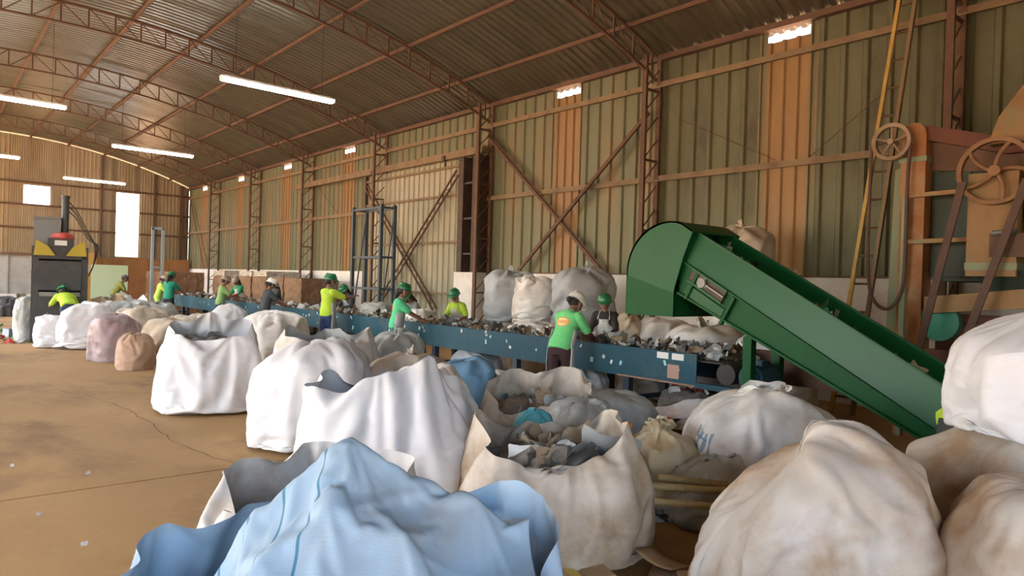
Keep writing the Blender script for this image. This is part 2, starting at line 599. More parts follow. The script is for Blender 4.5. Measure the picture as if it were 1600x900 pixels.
OP = [(7.56, 8.60, 2.45, 5.66), (3.72, 4.76, 4.75, 5.62)]      # the tall and the square opening
edges = sorted({XL, XW} | {v for o in OP for v in o[:2]} | {XL + 1.04 * k for k in range(17)})
edges = [e for i, e in enumerate(edges) if i == 0 or e - edges[i - 1] > 0.15 or e in (OP[0][0], OP[0][1], OP[1][0], OP[1][1], XW)]
for a, b in zip(edges[:-1], edges[1:]):
    c = (a + b) / 2
    hole = [o for o in OP if o[0] - .01 <= c <= o[1] + .01]
    tops = lambda x: roof_z(x) - 0.02
    if hole:
        gable_sheet(a, b, 1.28, hole[0][2]).build('gable_sheet', gal_far, wall_f, fix=False)
        gable_sheet(a, b, hole[0][3], tops).build('gable_sheet', gal_far, wall_f, fix=False)
    else:
        gable_sheet(a, b, 1.28, tops).build('gable_sheet', gal_far, wall_f, fix=False)
for z in (2.3, 3.62, 4.70, 5.75):
    mb = MB()
    segs = [(XL, XW)]
    for o in OP:
        if o[2] - .05 < z < o[3] + .05:
            segs = [(XL, o[0]), (o[1], XW)] if len(segs) == 1 else segs
    for s_ in segs:
        mb.beam((s_[0], YF - .08, z), (s_[1], YF - .08, z), 0.06, 0.09)
    mb.build('girt', rust, wall_f)
for x in (10.6, 10.9, 6.9, 9.3):
    mb = MB(); mb.beam((x, YF - .12, 0), (x, YF - .12, roof_z(x) - .1), 0.10, 0.10); mb.build('gable_post', rust, wall_f)

# --- left wall (beside and behind the viewer): sheets with wide open doorways
left_open = [(4.2, 9.0), (11.5, 14.5), (18.5, 38.6)]
mb = MB()
ys = [YB] + [v for o in left_open for v in o] + [YF]
for a, b in zip(ys[0::2], ys[1::2]):
    mb.span((XL - .1, a, 0), (XL, b, ZE))
for a, b in left_open:
    mb.span((XL - .1, a, 4.7), (XL, b, ZE))
tag(mb.build('wall_left', galv), 'side wall with wide open doorways to the yard', 'wall', kind='structure')
mb = MB()
mb.span((1.2, YB - .1, 0), (XW, YB, 7.9)); mb.span((XL, YB - .1, 0), (-5.8, YB, 7.9)); mb.span((-5.8, YB - .1, 3.9), (1.2, YB, 7.9))
tag(mb.build('wall_back', galv), 'end wall behind the viewer with an open entrance', 'wall', kind='structure')
# portals only guide the sampling of the sky through the real openings
def portal(loc, w, h, rot):
    d = bpy.data.lights.new('portal', 'AREA')
    d.shape = 'RECTANGLE'
    d.size, d.size_y = w, h
    d.cycles.is_portal = True
    o = bpy.data.objects.new('portal', d)
    COL.objects.link(o)
    o.location = loc
    o.rotation_euler = rot
for a, b in left_open:
    portal((XL - .12, (a + b) / 2, 2.35), b - a, 4.7, (R(90), 0, R(-90)))
portal((-2.3, YB - .12, 1.95), 7.0, 3.9, (R(90), 0, R(180)))
portal(((OP[0][0] + OP[0][1]) / 2, YF + .2, 4.05), 1.04, 3.2, (R(90), 0, 0))

# --- tube lamps
lamp_body = mat('lamp_housing', (0.8, 0.8, 0.8), 0.4)
tube_m = mat('lit_tube', (1, 1, 1), 0.4, emit=(0.93, 0.97, 1.0), estr=26.0)
def tube_lamp(x, y, z, label):
    t = thing('tube_lamp', label, 'lamp', (x, y, z), R(2), 'hanging tube lamps')
    mb = MB(); mb.box((0, 0, .055), (2.36, .13, .035)); mb.box((0, 0, .085), (2.2, .05, .03)); mb.build('housing', lamp_body, t, local=True)
    for yy in (-.04, .04):
        mb = MB(); mb.tube((-1.15, yy, .012), (1.15, yy, .012),   .034, n=12); mb.build('tube', tube_m, t, smooth=True, local=True)
    for xx in (-1.16, 1.16):
        mb = MB(); mb.box((xx, 0, .02), (.03, .13, .07)); mb.build('end_cap', lamp_body, t, local=True)
    for xx in (-.9, .9):
        mb = MB(); mb.tube((xx, 0, .1), (xx, 0, roof_z(x + xx, -.6) - z), .004, n=5); mb.build('hanging_wire', steel_dk, t, local=True)
tube_lamp(5.50, 13.9, 5.42, 'lit white tube lamp hanging in the bay of the sliding door jamb')
tube_lamp(1.38, 19.1, 5.42, 'lit white tube lamp over the open floor, before the square gable opening')
tube_lamp(5.62, 24.3, 5.50, 'lit white tube lamp over the far conveyor workers')
tube_lamp(1.45, 29.5, 5.48, 'lit white tube lamp above the grey container by the baler')
tube_lamp(5.75, 34.7, 5.53, 'lit white tube lamp nearest the tall gable opening')
# ------------------------------------------------------------------ woven sacks and loose waste
def cloth(name, col, dirt, dlo=0.5, dhi=0.75, dscale=2.0, col2=None, stripes=None, prints=None, trans=0.0, rough=0.62):
    """woven polypropylene: blotchy dirt plus a fine weave; stripes = (u0, u1, count, colour) along the bag's round"""
    if name in MATS:
        return MATS[name]
    m = mat(name, col, rough, 0, col2 or tuple(c * 0.88 for c in col), 3.0, 0.35, 0.7, spec=0.35, dirt=dirt, dscale=dscale, dlo=dlo, dhi=dhi, trans=trans)
    nt = m.node_tree
    N, L = nt.nodes, nt.links
    b = N['Principled BSDF']
    at = N.new('ShaderNodeAttribute')
    at.attribute_name = 'uvw'
    wv = []
    for dirn in ('X', 'Y'):
        w = N.new('ShaderNodeTexWave')
        w.wave_type, w.bands_direction = 'BANDS', dirn
        w.inputs['Scale'].default_value = 38
        w.inputs['Distortion'].default_value = 0.5
        L.new(at.outputs['Vector'], w.inputs['Vector'])
        wv.append(w)
    ad = N.new('ShaderNodeMath')
    ad.operation = 'ADD'
    L.new(wv[0].outputs['Fac'], ad.inputs[0])
    L.new(wv[1].outputs['Fac'], ad.inputs[1])
    nz = N.new('ShaderNodeTexNoise')
    nz.noise_type = 'RIDGED_MULTIFRACTAL'
    nz.inputs['Scale'].default_value = 3.4
    nz.inputs['Detail'].default_value = 3.5
    nz.inputs['Distortion'].default_value = 0.8
    tc = N.new('ShaderNodeTexCoord')
    L.new(tc.outputs['Object'], nz.inputs['Vector'])
    b1 = N.new('ShaderNodeBump')
    b1.inputs['Strength'].default_value = 0.06
    b1.inputs['Distance'].default_value = 0.004
    L.new(ad.outputs[0], b1.inputs['Height'])
    b2 = N.new('ShaderNodeBump')
    b2.inputs['Strength'].default_value = 0.35
    b2.inputs['Distance'].default_value = 0.012
    L.new(nz.outputs[0], b2.inputs['Height'])
    L.new(b1.outputs[0], b2.inputs['Normal'])
    L.new(b2.outputs[0], b.inputs['Normal'])
    if stripes or prints:
        sp = N.new('ShaderNodeSeparateXYZ')
        L.new(at.outputs['Vector'], sp.inputs[0])
        def mth(op, a, bb=None):
            q = N.new('ShaderNodeMath')
            q.operation = op
            for i, v in enumerate((a, bb)):
                if v is None: continue
                if isinstance(v, (int, float)): q.inputs[i].default_value = v
                else: L.new(v, q.inputs[i])
            return q.outputs[0]
        jobs = []
        for (ua, ub, va, vb, cnt, sc, hw) in ([(stripes[0], stripes[1], -9, 9, stripes[2], stripes[3], .035)] if stripes else []) + [(*p_, .27) for p_ in (prints or [])]:
            t = mth('MULTIPLY', mth('SUBTRACT', sp.outputs[0], ua), cnt / (ub - ua))
            line = mth('LESS_THAN', mth('ABSOLUTE', mth('SUBTRACT', mth('FRACT', t), 0.5)), hw)
            ins = mth('MULTIPLY', mth('GREATER_THAN', sp.outputs[0], ua), mth('LESS_THAN', sp.outputs[0], ub))
            inv = mth('MULTIPLY', mth('GREATER_THAN', sp.outputs[1], va), mth('LESS_THAN', sp.outputs[1], vb))
            fac = mth('MULTIPLY', mth('MULTIPLY', line, ins), inv)
            if hw > .1:
                fac = mth('MULTIPLY', fac, .75)         # faded ink
            src = b.inputs['Base Color'].links[0].from_socket
            mx = N.new('ShaderNodeMix')
            mx.data_type = 'RGBA'
            L.new(fac, mx.inputs[0])
            L.new(src, mx.inputs[6])
            mx.inputs[7].default_value = (*sc, 1)
            L.new(mx.outputs[2], b.inputs['Base Color'])
    return m
brown_d = (0.36, 0.25, 0.15)
c_white = cloth('white_woven_cloth', (0.77, 0.775, 0.80), (0.55, 0.51, 0.46), 0.54, 0.82)
c_white_d = cloth('soiled_white_woven_cloth', (0.78, 0.76, 0.73), (0.44, 0.35, 0.25), 0.46, 0.72)
c_beige = cloth('beige_woven_cloth', (0.64, 0.57, 0.48), (0.33, 0.24, 0.15), 0.42, 0.66)
c_tan = cloth('tan_soiled_cloth', (0.60, 0.50, 0.38), (0.30, 0.21, 0.12), 0.45, 0.72)
c_pinkbeige = cloth('dusty_rose_beige_cloth', (0.55, 0.485, 0.40), (0.38, 0.265, 0.165), 0.44, 0.66, 2.4, col2=(0.60, 0.575, 0.55))
c_pinkbeige2 = cloth('dusty_brown_beige_cloth', (0.52, 0.43, 0.33), (0.36, 0.235, 0.135), 0.42, 0.66, 3.0, col2=(0.57, 0.53, 0.48))
c_white_p = cloth('printed_dirty_white_cloth', (0.76, 0.74, 0.70), (0.42, 0.33, 0.23), 0.44, 0.68, prints=[(2.12, 2.40, 1.22, 1.38, 5, (0.10, 0.24, 0.33)), (2.12, 2.40, 1.31, 1.33, 1, (0.10, 0.24, 0.33))])
c_white_m = cloth('marked_dirty_white_cloth', (0.78, 0.76, 0.73), (0.46, 0.37, 0.27), 0.48, 0.75, prints=[(2.14, 2.22, .93, .98, 2, (.05, .05, .05)), (2.15, 2.21, .99, 1.02, 1, (.05, .05, .05))])
c_grey = cloth('grey_woven_cloth', (0.46, 0.49, 0.52), (0.30, 0.28, 0.26), 0.5, 0.8)
c_blue = cloth('pale_blue_woven_cloth', (0.40, 0.56, 0.72), (0.36, 0.42, 0.46), 0.46, 0.72, 2.2)
c_blue_s = cloth('pale_blue_striped_cloth', (0.42, 0.60, 0.77), (0.38, 0.45, 0.50), 0.48, 0.74, 2.2, stripes=(0.0, 3.0, 24, (0.08, 0.25, 0.38)))
c_tarp = cloth('blue_tarpaulin', (0.13, 0.27, 0.42), (0.22, 0.28, 0.32), 0.5, 0.8)
c_pink = cloth('mauve_film', (0.36, 0.26, 0.27), (0.26, 0.20, 0.18), 0.4, 0.7, 4.0, rough=0.4)
c_peach = cloth('peach_woven_cloth', (0.48, 0.31, 0.21), (0.36, 0.25, 0.17), 0.45, 0.75)
c_film = cloth('clear_grey_film', (0.50, 0.52, 0.50), (0.32, 0.33, 0.30), 0.4, 0.7, 5.0, rough=0.3)
c_dark = cloth('dark_film', (0.06, 0.06, 0.065), (0.14, 0.12, 0.10), 0.5, 0.75, rough=0.35)
c_straw = cloth('straw_film', (0.58, 0.47, 0.28), (0.60, 0.55, 0.42), 0.4, 0.7, 5.0, rough=0.35)
scrap = [mat('scrap_white', (0.72, 0.72, 0.70), 0.5), mat('scrap_grey', (0.34, 0.35, 0.34), 0.5), mat('scrap_tan', (0.40, 0.31, 0.21), 0.7),
         mat('scrap_dark', (0.07, 0.07, 0.065), 0.5), mat('scrap_blue', (0.12, 0.33, 0.48), 0.45), mat('scrap_red', (0.50, 0.07, 0.06), 0.5),
         mat('scrap_green', (0.09, 0.30, 0.15), 0.5), mat('scrap_yellow', (0.65, 0.50, 0.10), 0.5), mat('scrap_brown', (0.22, 0.14, 0.08), 0.8)]

def with_uv(me, U):
    a = me.attributes.new('uvw', 'FLOAT_VECTOR', 'POINT')
    a.data.foreach_set('vector', np.asarray(U, np.float32).ravel())

def bag_surface(w, d, h, top='open', n=3.0, rim=(), fill=0.7, seed=0, nu=96, nt=44, bulge=0.06, tin=0.05, wr=1.0, folds=9, neck=0.10, mound=0.05,
                skew=(0, 0), flop=0.12):
    """vertices of one sack as closed rings (bottom centre to top), returns array (rings, nu, 3)"""
    rnd = np.random.RandomState(seed + 11)
    th = np.linspace(0, 2 * np.pi, nu, endpoint=False)
    ct, st = np.cos(th), np.sin(th)
    rho = (np.abs(ct) ** n + np.abs(st) ** n) ** (-1.0 / n)
    ux, uy = ct * rho * w / 2, st * rho * d / 2
    c3 = np.stack([ct * 1.7, st * 1.7, np.full_like(ct, seed * 3.1)], 1)
    Hr = np.ones(nu) * h * (1 + 0.05 * noise3(c3, seed) + 0.03 * noise3(c3 * 3, seed + 1))
    Dr = np.zeros(nu)
    for (ang, dz, wd, dr) in rim:
        k = np.exp(-((np.angle(np.exp(1j * (th - ang)))) / wd) ** 2)
        Hr += dz * k
        Dr += dr * k
    rings = []
    for q in (0.02, 0.35, 0.7):
        rings.append(np.stack([ux * q * 0.86, uy * q * 0.86, np.zeros(nu)], 1))
    T = np.linspace(0, 1, nt)
    ph = rnd.uniform(0, 6.28)
    for t in T:
        s = 1 - 0.14 * (1 - min(t / 0.13, 1)) ** 2
        if top == 'open':
            s += bulge * math.sin(math.pi * min(t, 1) ** 0.8) - tin * sm(t, 0.7, 1.0)
            sv = s + Dr * sm(t, 0.45, 1.0)
            z = Hr * t
        elif top == 'tied':
            k = sm(t, 0.52, 0.93)
            base = s + bulge * math.sin(math.pi * min(t / 0.7, 1)) 
            sv = base * (1 - k) + neck * k
            flare = sm(t, 0.93, 1.0)
            sv = sv + flare * flop + Dr * sm(t, 0.3, 0.7) * (1 - k)
            am = 0.20 * sm(t, 0.5, 0.9) * (1 - 0.3 * flare)
            sv = sv * (1 + am * np.cos(folds * th + ph + 1.2 * noise3(c3 * 1.5, seed + 5)) + am * .6 * noise3(c3 * 4, seed + 9))
            zz = t / 0.6 if t < 0.6 else 1 + (t - 0.6) * 0.55
            z = (Hr * 0.80) * min(zz, 1.0) * (1 if t < 0.6 else 1) + (h * 0.20) * sm(t, 0.5, 0.93) + flare * 0.11 * h
            z = z * np.ones(nu)
        else:                                    # closed, slumped dome
            p = 2.6
            s2 = max(1 - max(t - 0.35, 0) ** p / 0.65 ** p, 0.0004) ** (1 / 2.0)
            sv = (s + bulge * math.sin(math.pi * t)) * s2 + Dr * s2 * sm(t, .2, .6)
            z = Hr * (1 - (1 - t) ** 1.35)
        sv = sv * np.ones(nu)
        rings.append(np.stack([ux * sv, uy * sv, z * np.ones(nu)], 1))
    if top == 'open':
        last = rings[-1]
        for k, (q, dz) in enumerate(((0.985, 0.006), (0.955, -0.012))):
            r_ = last * np.array([q, q, 1]); r_[:, 2] += dz; rings.append(r_)
        zt = rings[-1][:, 2]
        zf = fill * h
        for q in np.linspace(0.15, 1, 8):
            s = 0.955 - 0.02 * q
            r_ = last * np.array([s, s, 1]); r_[:, 2] = zt * (1 - q) + zf * q; rings.append(r_)
        for q in (0.8, 0.55, 0.3, 0.1, 0.01):
            r_ = last * np.array([0.935 * q, 0.935 * q, 1]); r_[:, 2] = zf + mound * (1 - q * q); rings.append(r_)
    elif top == 'tied':
        last = rings[-1]
        for q, dz in ((0.9, 0.0), (0.5, -0.05), (0.1, -0.08)):
            r_ = last * np.array([q, q, 1]); r_[:, 2] += dz * h; rings.append(r_)
    A = np.array(rings)
    # lean, lumps, folds and creases
    A[:, :, 0] += skew[0] * A[:, :, 2]
    A[:, :, 1] += skew[1] * A[:, :, 2]
    du = np.roll(A, -1, 1) - np.roll(A, 1, 1)
    dv = np.gradient(A, axis=0)
    Nn = np.cross(du, dv)
    Nn /= (np.linalg.norm(Nn, axis=2, keepdims=True) + 1e-9)
    P = A.reshape(-1, 3)
    warp = np.stack([noise3(P * 2.0 + 31, seed + 2), noise3(P * 2.0 + 57, seed + 3), noise3(P * 2.0 + 83, seed + 4)], 1)
    lump = noise3(P * 2.6 + seed, seed + 20) * 0.050
    r1 = 1 - np.abs(noise3(P * np.array([4.0, 4.0, 2.4]) + warp * 0.9, seed + 21))
    r2 = 1 - np.abs(noise3(P * np.array([6.0, 6.0, 9.0]) + warp * 1.5, seed + 22))
    r3 = 1 - np.abs(noise3(P * np.array([13.0, 13.0, 10.0]) + warp * 2.0, seed + 23))
    disp = (lump + (r1 ** 4 - .25) * 0.045 + (r2 ** 5 - .2) * 0.028 + (r3 ** 4 - .2) * 0.011) * wr * min(1.0, (w + d + h) / 2.6)
    P2 = P + Nn.reshape(-1, 3) * disp[:, None]
    P2[:, 2] = np.maximum(P2[:, 2], 0.0)
    B = P2.reshape(A.shape)
    B[0:3, :, 2] = 0.0
    per = np.cumsum(np.linalg.norm(np.diff(np.vstack([np.stack([ux, uy], 1), [[ux[0], uy[0]]]]), axis=0), axis=1))
    U = np.zeros_like(B)
    U[:, :, 0] = np.concatenate([[0], per[:-1]])[None, :]
    arc = np.concatenate([[0], np.cumsum(np.mean(np.linalg.norm(np.diff(A, axis=0), axis=2), axis=1))])
    U[:, :, 1] = arc[:, None]
    return B, U

def sack(name, label, loc, w, d, h, rz=0.0, m=None, top='open', group=None, cat='sack', tilt=None, z=0.0, waste=None, **kw):
    B, U = bag_surface(w, d, h, top, **kw)
    a = MB()
    a.grid(B.reshape(-1, 3).tolist(), B.shape[1], B.shape[0], True)
    me = a.mesh(name, m, smooth=70, fix=False)
    with_uv(me, U.reshape(-1, 3))
    o = link(name, me)
    o.location = (loc[0], loc[1], z)
    o.rotation_euler = (tilt[0], tilt[1], rz) if tilt else (0, 0, rz)
    tag(o, label, cat, group or 'woven waste sacks')
    if waste:
        n_, mats_, lab, sz = waste
        f = kw.get('fill', 0.7) * h + kw.get('mound', 0.05)
        heap('loose_waste', lab, (loc[0], loc[1], z + f - 0.02), (w * 0.38, d * 0.38), 0.10, n_, mats_, sz, kw.get('seed', 0))
    return o

def crumple(mb, c, size, rnd, mi, flat=0.5):
    k = 5
    q = Quaternion((rnd.uniform(-1, 1) * flat, rnd.uniform(-1, 1) * flat, rnd.uniform(-1, 1), 1)).normalized()
    V = []
    ax, ay = size * rnd.uniform(.6, 1.2), size * rnd.uniform(.5, 1.0)
    for j in range(k):
        for i in range(k):
            p = Vector(((i / (k - 1) - .5) * ax + rnd.uniform(-.1, .1) * ax, (j / (k - 1) - .5) * ay + rnd.uniform(-.1, .1) * ay, rnd.uniform(-.20, .20) * size))
            V.append(Vector(c) + q @ p)
    mb.grid(V, k, k, mi=mi)

def heap(name, label, loc, half, depth, n, mats_, size, seed=0, rz=0.0, cat='waste', kind='stuff'):
    """an uncountable layer of crumpled scraps around loc"""
    rnd = random.Random(seed * 7 + 3)
    a = MB()
    for _ in range(n):
        x, y = rnd.uniform(-1, 1), rnd.uniform(-1, 1)
        if x * x + y * y > 1.15: continue
        px, py = x * half[0], y * half[1]
        if rz:
            px, py = px * math.cos(rz) - py * math.sin(rz), px * math.sin(rz) + py * math.cos(rz)
        crumple(a, (px, py, rnd.uniform(0, depth) * (1.1 - .6 * (x * x + y * y))), size * rnd.uniform(.5, 1.4), rnd, rnd.randrange(len(mats_)))
    me = a.mesh(name, mats_, smooth=120, fix=False)
    o = link(name, me)
    o.location = loc
    sb = o.modifiers.new('smooth', 'SUBSURF')
    sb.levels = sb.render_levels = 1
    return tag(o, label, cat, kind=kind)

# ------------------------------------------------------------------ draped sacks: cloth settling over lumpy contents
SIM, PARENT = [], {}
def sim_sack(name, label, loc, w, d, h, rz=0.0, m=None, top='open', slack=1.07, extra=0.25, rim=(), ctop=0.0, n=3.0, seed=0, nu=96, k=42, lumps=1.0, group=None, cat='sack', z=0.0, parent=None,
             flare=0.0, pins=None, waste=None, frames=None, tiltc=(0, 0), bend=0.25, fold=0.0, spread=0.0, stiff=18):
    """contents of w x d x h wrapped in an over-wide woven sack; the cloth is settled by the cloth solver"""
    # contents (the collider)
    C_, _ = bag_surface(w * .95, d * .95, h, 'closed', n=n, seed=seed, nu=44, nt=26, wr=1.5 * lumps, bulge=.05, rim=[(a_, b_, c_, 0) for a_, b_, c_ in rim], skew=tiltc)
    a = MB()
    a.grid(C_.reshape(-1, 3).tolist(), C_.shape[1], C_.shape[0], True)
    cme = a.mesh('contents', scrap[1], fix=False)
    # cloth
    th = np.linspace(0, 2 * np.pi, nu, endpoint=False)
    ct, st = np.cos(th), np.sin(th)
    rho = (np.abs(ct) ** n + np.abs(st) ** n) ** (-1.0 / n)
    ux, uy = ct * rho * w / 2 * slack, st * rho * d / 2 * slack
    c3 = np.stack([ct * 1.9, st * 1.9, np.full_like(ct, seed * 3.7)], 1)
    rings, U = [], []
    H = h * (1.0 + extra) * (1 + .06 * noise3(c3, seed + 70))
    for a_, b_, c_ in rim:
        H = H + b_ * np.exp(-((np.angle(np.exp(1j * (th - a_)))) / c_) ** 2)
    pin_s = np.ones(nu)
    if pins:                                       # the mouth is held up at a few points of its edge and sags between them
        pa = sorted((R(p_[0]) % (2 * np.pi), p_[1], p_[2]) for p_ in pins)
        xa_ = [p_[0] for p_ in pa]
        xa_ = [xa_[-1] - 2 * np.pi] + xa_ + [xa_[0] + 2 * np.pi]
        H = np.interp(th, xa_, [pa[-1][1]] + [p_[1] for p_ in pa] + [pa[0][1]])
        pin_s = np.interp(th, xa_, [pa[-1][2]] + [p_[2] for p_ in pa] + [pa[0][2]])
    for q in (.3, .7, .97):
        rings.append(np.stack([ux * q, uy * q, np.full(nu, .006)], 1))
    for t in np.linspace(0, 1, k)[1:]:
        zt = t * H
        s = 1 + .05 * math.sin(math.pi * min(t * 1.2, 1))
        s = s * np.ones(nu)
        if top == 'open':
            s = s + (pin_s - 1) * sm(t, .55, 1.0) / (1.0 if t < 1 else 1.0) + flare * sm(t, .7, 1.0) + fold * sm(t, .6, 1.0) * np.cos(5 * th + seed)
        elif top == 'tied':
            kk = sm(t, .62, .90)
            s = s * (1 - kk) + (.16 + .10 * sm(t, .9, 1.0)) * kk
            s = s * (1 + .18 * sm(t, .55, .9) * np.cos(8 * th + seed + noise3(c3, seed + 2)))
            zt = H * (t if t < .62 else .62 + (t - .62) * .9)
        wob = .012 * noise3(np.stack([ct * 5, st * 5, np.full_like(ct, t * 9 + seed)], 1), seed + 4)
        rings.append(np.stack([ux * (s + wob) + tiltc[0] * zt, uy * (s + wob) + tiltc[1] * zt, zt + .006], 1))
    if top == 'closed':
        last = rings[-1]
        for q in (.9, .75, .6, .45, .3, .15, .02):
            r_ = last * np.array([q, q, 1]); r_[:, 2] += .02 * (1 - q) + .01 * noise3(np.stack([ct * 3 * q, st * 3 * q, np.full_like(ct, seed)], 1), seed + 6); rings.append(r_)
    B = np.array(rings)
    a = MB()
    a.grid(B.reshape(-1, 3).tolist(), nu, B.shape[0], True)
    if top == 'closed':
        a.add([], [tuple((B.shape[0] - 1) * nu + q - a.n for q in range(nu))])
    me = a.mesh(name, m, smooth=True, fix=False)
    per = np.concatenate([[0], np.cumsum(np.hypot(np.diff(ux), np.diff(uy)))])
    Uv = np.zeros_like(B)
    Uv[:, :, 0] = per[None, :]
    Uv[:, :, 1] = np.concatenate([[0], np.cumsum(np.mean(np.linalg.norm(np.diff(B, axis=0), axis=2), axis=1))])[:, None]
    with_uv(me, Uv.reshape(-1, 3))
    q = len(SIM)
    base = ((q % 6) * 4.0, 60 + (q // 6) * 4.0, 0)
    co = link('contents', cme, loc=base)
    cl = link(name, me, loc=base)
    co.modifiers.new('collision', 'COLLISION')
    co.collision.thickness_outer = 0.008
    co.collision.cloth_friction = 12
    cm = cl.modifiers.new('cloth', 'CLOTH')
    s = cm.settings
    s.quality = 4
    s.mass = 0.35
    s.tension_stiffness = s.compression_stiffness = stiff
    s.shear_stiffness = 6
    s.bending_stiffness = bend
    s.air_damping = 3
    s.effector_weights.gravity = .7 if top == 'open' else 1.0
    s.shrink_min = -.11 if top == 'open' else -.085
    if pins:
        vg = cl.vertex_groups.new(name='held')
        last = (B.shape[0] - 1) * nu
        for p_ in pins:
            kx = int(np.argmin(np.abs(np.angle(np.exp(1j * (th - R(p_[0])))))))
            vg.add([last + (kx + dk) % nu for dk in (-3, -2, -1, 0, 1, 2, 3)], 1.0, 'REPLACE')
        s.vertex_group_mass = 'held'
    cm.collision_settings.use_self_collision = False
    cm.collision_settings.collision_quality = 2
    cm.collision_settings.distance_min = 0.006
    if parent is not None:
        PARENT[cl.name] = parent
    else:
        tag(cl, label, cat, group or 'woven waste sacks')
    SIM.append((cl, co, (loc[0], loc[1], z), rz, waste, top, h, w, d, seed))
    return cl
def run_sims(frames=26):
    pl = MB()
    pl.span((-4, 50, -.3), (30, 80, 0))
    plate = pl.build('settling_plate', scrap[1])
    plate.modifiers.new('collision', 'COLLISION')
    for f in range(1, frames + 1):
        S.frame_set(f)
    dg = bpy.context.evaluated_depsgraph_get()
    for cl, co, loc, rz, waste, top, h, w, d, seed in SIM:
        ev = cl.evaluated_get(dg)
        P = np.empty(len(ev.data.vertices) * 3)
        ev.data.vertices.foreach_get('co', P)
        P = P.reshape(-1, 3)
        P[:, 2] = np.maximum(P[:, 2], 0.0)
        cl.modifiers.clear()
        nv_ = np.empty(len(P) * 3)
        ev.data.vertices.foreach_get('normal', nv_)
        wp = np.stack([noise3(P * 2.3 + 31, seed + 2), noise3(P * 2.3 + 57, seed + 3), noise3(P * 2.3 + 83, seed + 4)], 1)
        c1 = 1 - np.abs(noise3(P * np.array([3.2, 3.2, 5.0]) + wp * 1.1 + seed, seed + 41))
        c2 = 1 - np.abs(noise3(P * np.array([7.0, 7.0, 6.0]) + wp * 1.6 + seed, seed + 42))
        amp = .55 if top == 'sheet' else 1.0
        P = P + nv_.reshape(-1, 3) * ((c1 ** 7 * .020 + c2 ** 6 * .011) * amp)[:, None]
        P[:, 2] = np.maximum(P[:, 2], 0.0)
        cl.data.vertices.foreach_set('co', P.ravel())
        cl.data.update()
        cl.parent = PARENT.get(cl.name)
        cl.location = loc
        cl.rotation_euler = (0, 0, rz)
        ss = cl.modifiers.new('smooth', 'SUBSURF')
        ss.levels = ss.render_levels = 1
        if co is None:
            continue
        cmesh = co.data
        bpy.data.objects.remove(co)
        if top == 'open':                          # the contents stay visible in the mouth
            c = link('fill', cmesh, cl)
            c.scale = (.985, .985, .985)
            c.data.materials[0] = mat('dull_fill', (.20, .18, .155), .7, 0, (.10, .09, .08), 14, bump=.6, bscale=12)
        if waste:
            n_, mats_, lab, sz = waste
            heap('loose_waste', lab, (loc[0], loc[1], loc[2] + h - .06), (w * .34, d * .34), .08, n_, mats_, sz, seed)
    pm = plate.data
    bpy.data.objects.remove(plate)
    S.frame_set(1)

YV = R(-40.2)                  # a sack turned square to the viewer's line of sight
sim_sack('bulk_sack', 'big bright white sack standing alone on the open floor with a raised corner', (2.90, 9.30), 1.02, .95, .90, R(-14), c_white, 'open', seed=3, n=4.5, nu=92, k=36, slack=1.06,
     pins=((150, 1.06, .95), (-140, .98, .93), (95, 1.22, .55), (35, 1.10, .9), (-60, .95, .9)), waste=(14, [scrap[0], scrap[1], scrap[5], scrap[3]], 'scraps showing in the mouth of the lone white sack', .16))
sim_sack('bulk_sack', 'white sack with a creased round side left of the brightest white sack', (3.16, 6.90), 1.05, .95, .96, R(-35), c_white, 'closed', seed=8, n=3.2, nu=84, k=34, extra=.08)
sim_sack('bulk_sack', 'brightest white sack with a tall pointed flap, behind the pale blue sack', (2.62, 4.42), 1.10, .90, .84, YV, c_white, 'open', n=3.6, seed=14, nu=104, k=40, slack=1.06,
     pins=((-40, 1.20, .55), (15, .98, .85), (95, 1.00, .7), (160, 1.02, .9), (-150, .96, .95), (-95, 1.06, .72)), waste=(12, [scrap[0], scrap[0], scrap[3]], 'pale scraps in the mouth of the brightest white sack', .16))
sim_sack('bulk_sack', 'dirty white round-shouldered sack with an inked mark beside the brightest white sack', (3.40, 5.12), .72, .74, .92, YV, c_white_m, 'closed', seed=21, n=2.6, nu=80, k=32, extra=.10)
sim_sack('bulk_sack', 'white and grey sack with a folded lip behind the row of white sacks', (3.90, 8.15), 1.08, 1.0, .90, YV, c_white_d, 'open', n=3.2, seed=5, nu=84, k=32,
     pins=((170, 1.10, .9), (95, 1.04, .7), (20, 1.10, .85), (-60, .98, .85), (-130, 1.0, .9)))
sim_sack('bulk_sack', 'small greyish film sack between the conveyor and the white sacks', (5.0, 8.3), 0.6, 0.56, 0.95, 0, c_film, 'tied', seed=31, n=2.4, nu=56, k=26, extra=.35)
sim_sack('bulk_sack', 'tan sack with a gathered top beside the blue tarpaulin bundle', (4.25, 6.75), 0.86, 0.8, 0.84, YV, c_beige, 'tied', seed=36, n=2.8, nu=84, k=36, extra=.7)
sim_sack('tarpaulin_bundle', 'blue tarpaulin bundle between tan sacks in front of the conveyor', (4.22, 5.72), 0.62, 0.6, 0.86, YV, c_tarp, 'closed', cat='bundle', seed=41, n=2.5, nu=64, k=28, slack=1.15, extra=.2)
sim_sack('bulk_sack', 'long dirty white roll of sacking lying before the conveyor leg', (5.05, 6.45), 0.95, 0.45, 0.66, R(-50), c_white_d, 'closed', seed=43, n=2.5, nu=60, k=24)
sim_sack('bulk_sack', 'open beige sack with a stained side in front of the worker in the white helmet', (4.36, 4.74), .94, .84, 0.66, YV, c_beige, 'open', n=3.0, seed=47, nu=92, k=34,
     pins=((170, .76, .95), (120, .88, .9), (50, .92, .92), (-5, .78, .95), (-80, .66, .9)), waste=(34, [scrap[0], scrap[1], scrap[2], scrap[8], scrap[4]], 'mixed film scraps in the stained beige sack', .17))
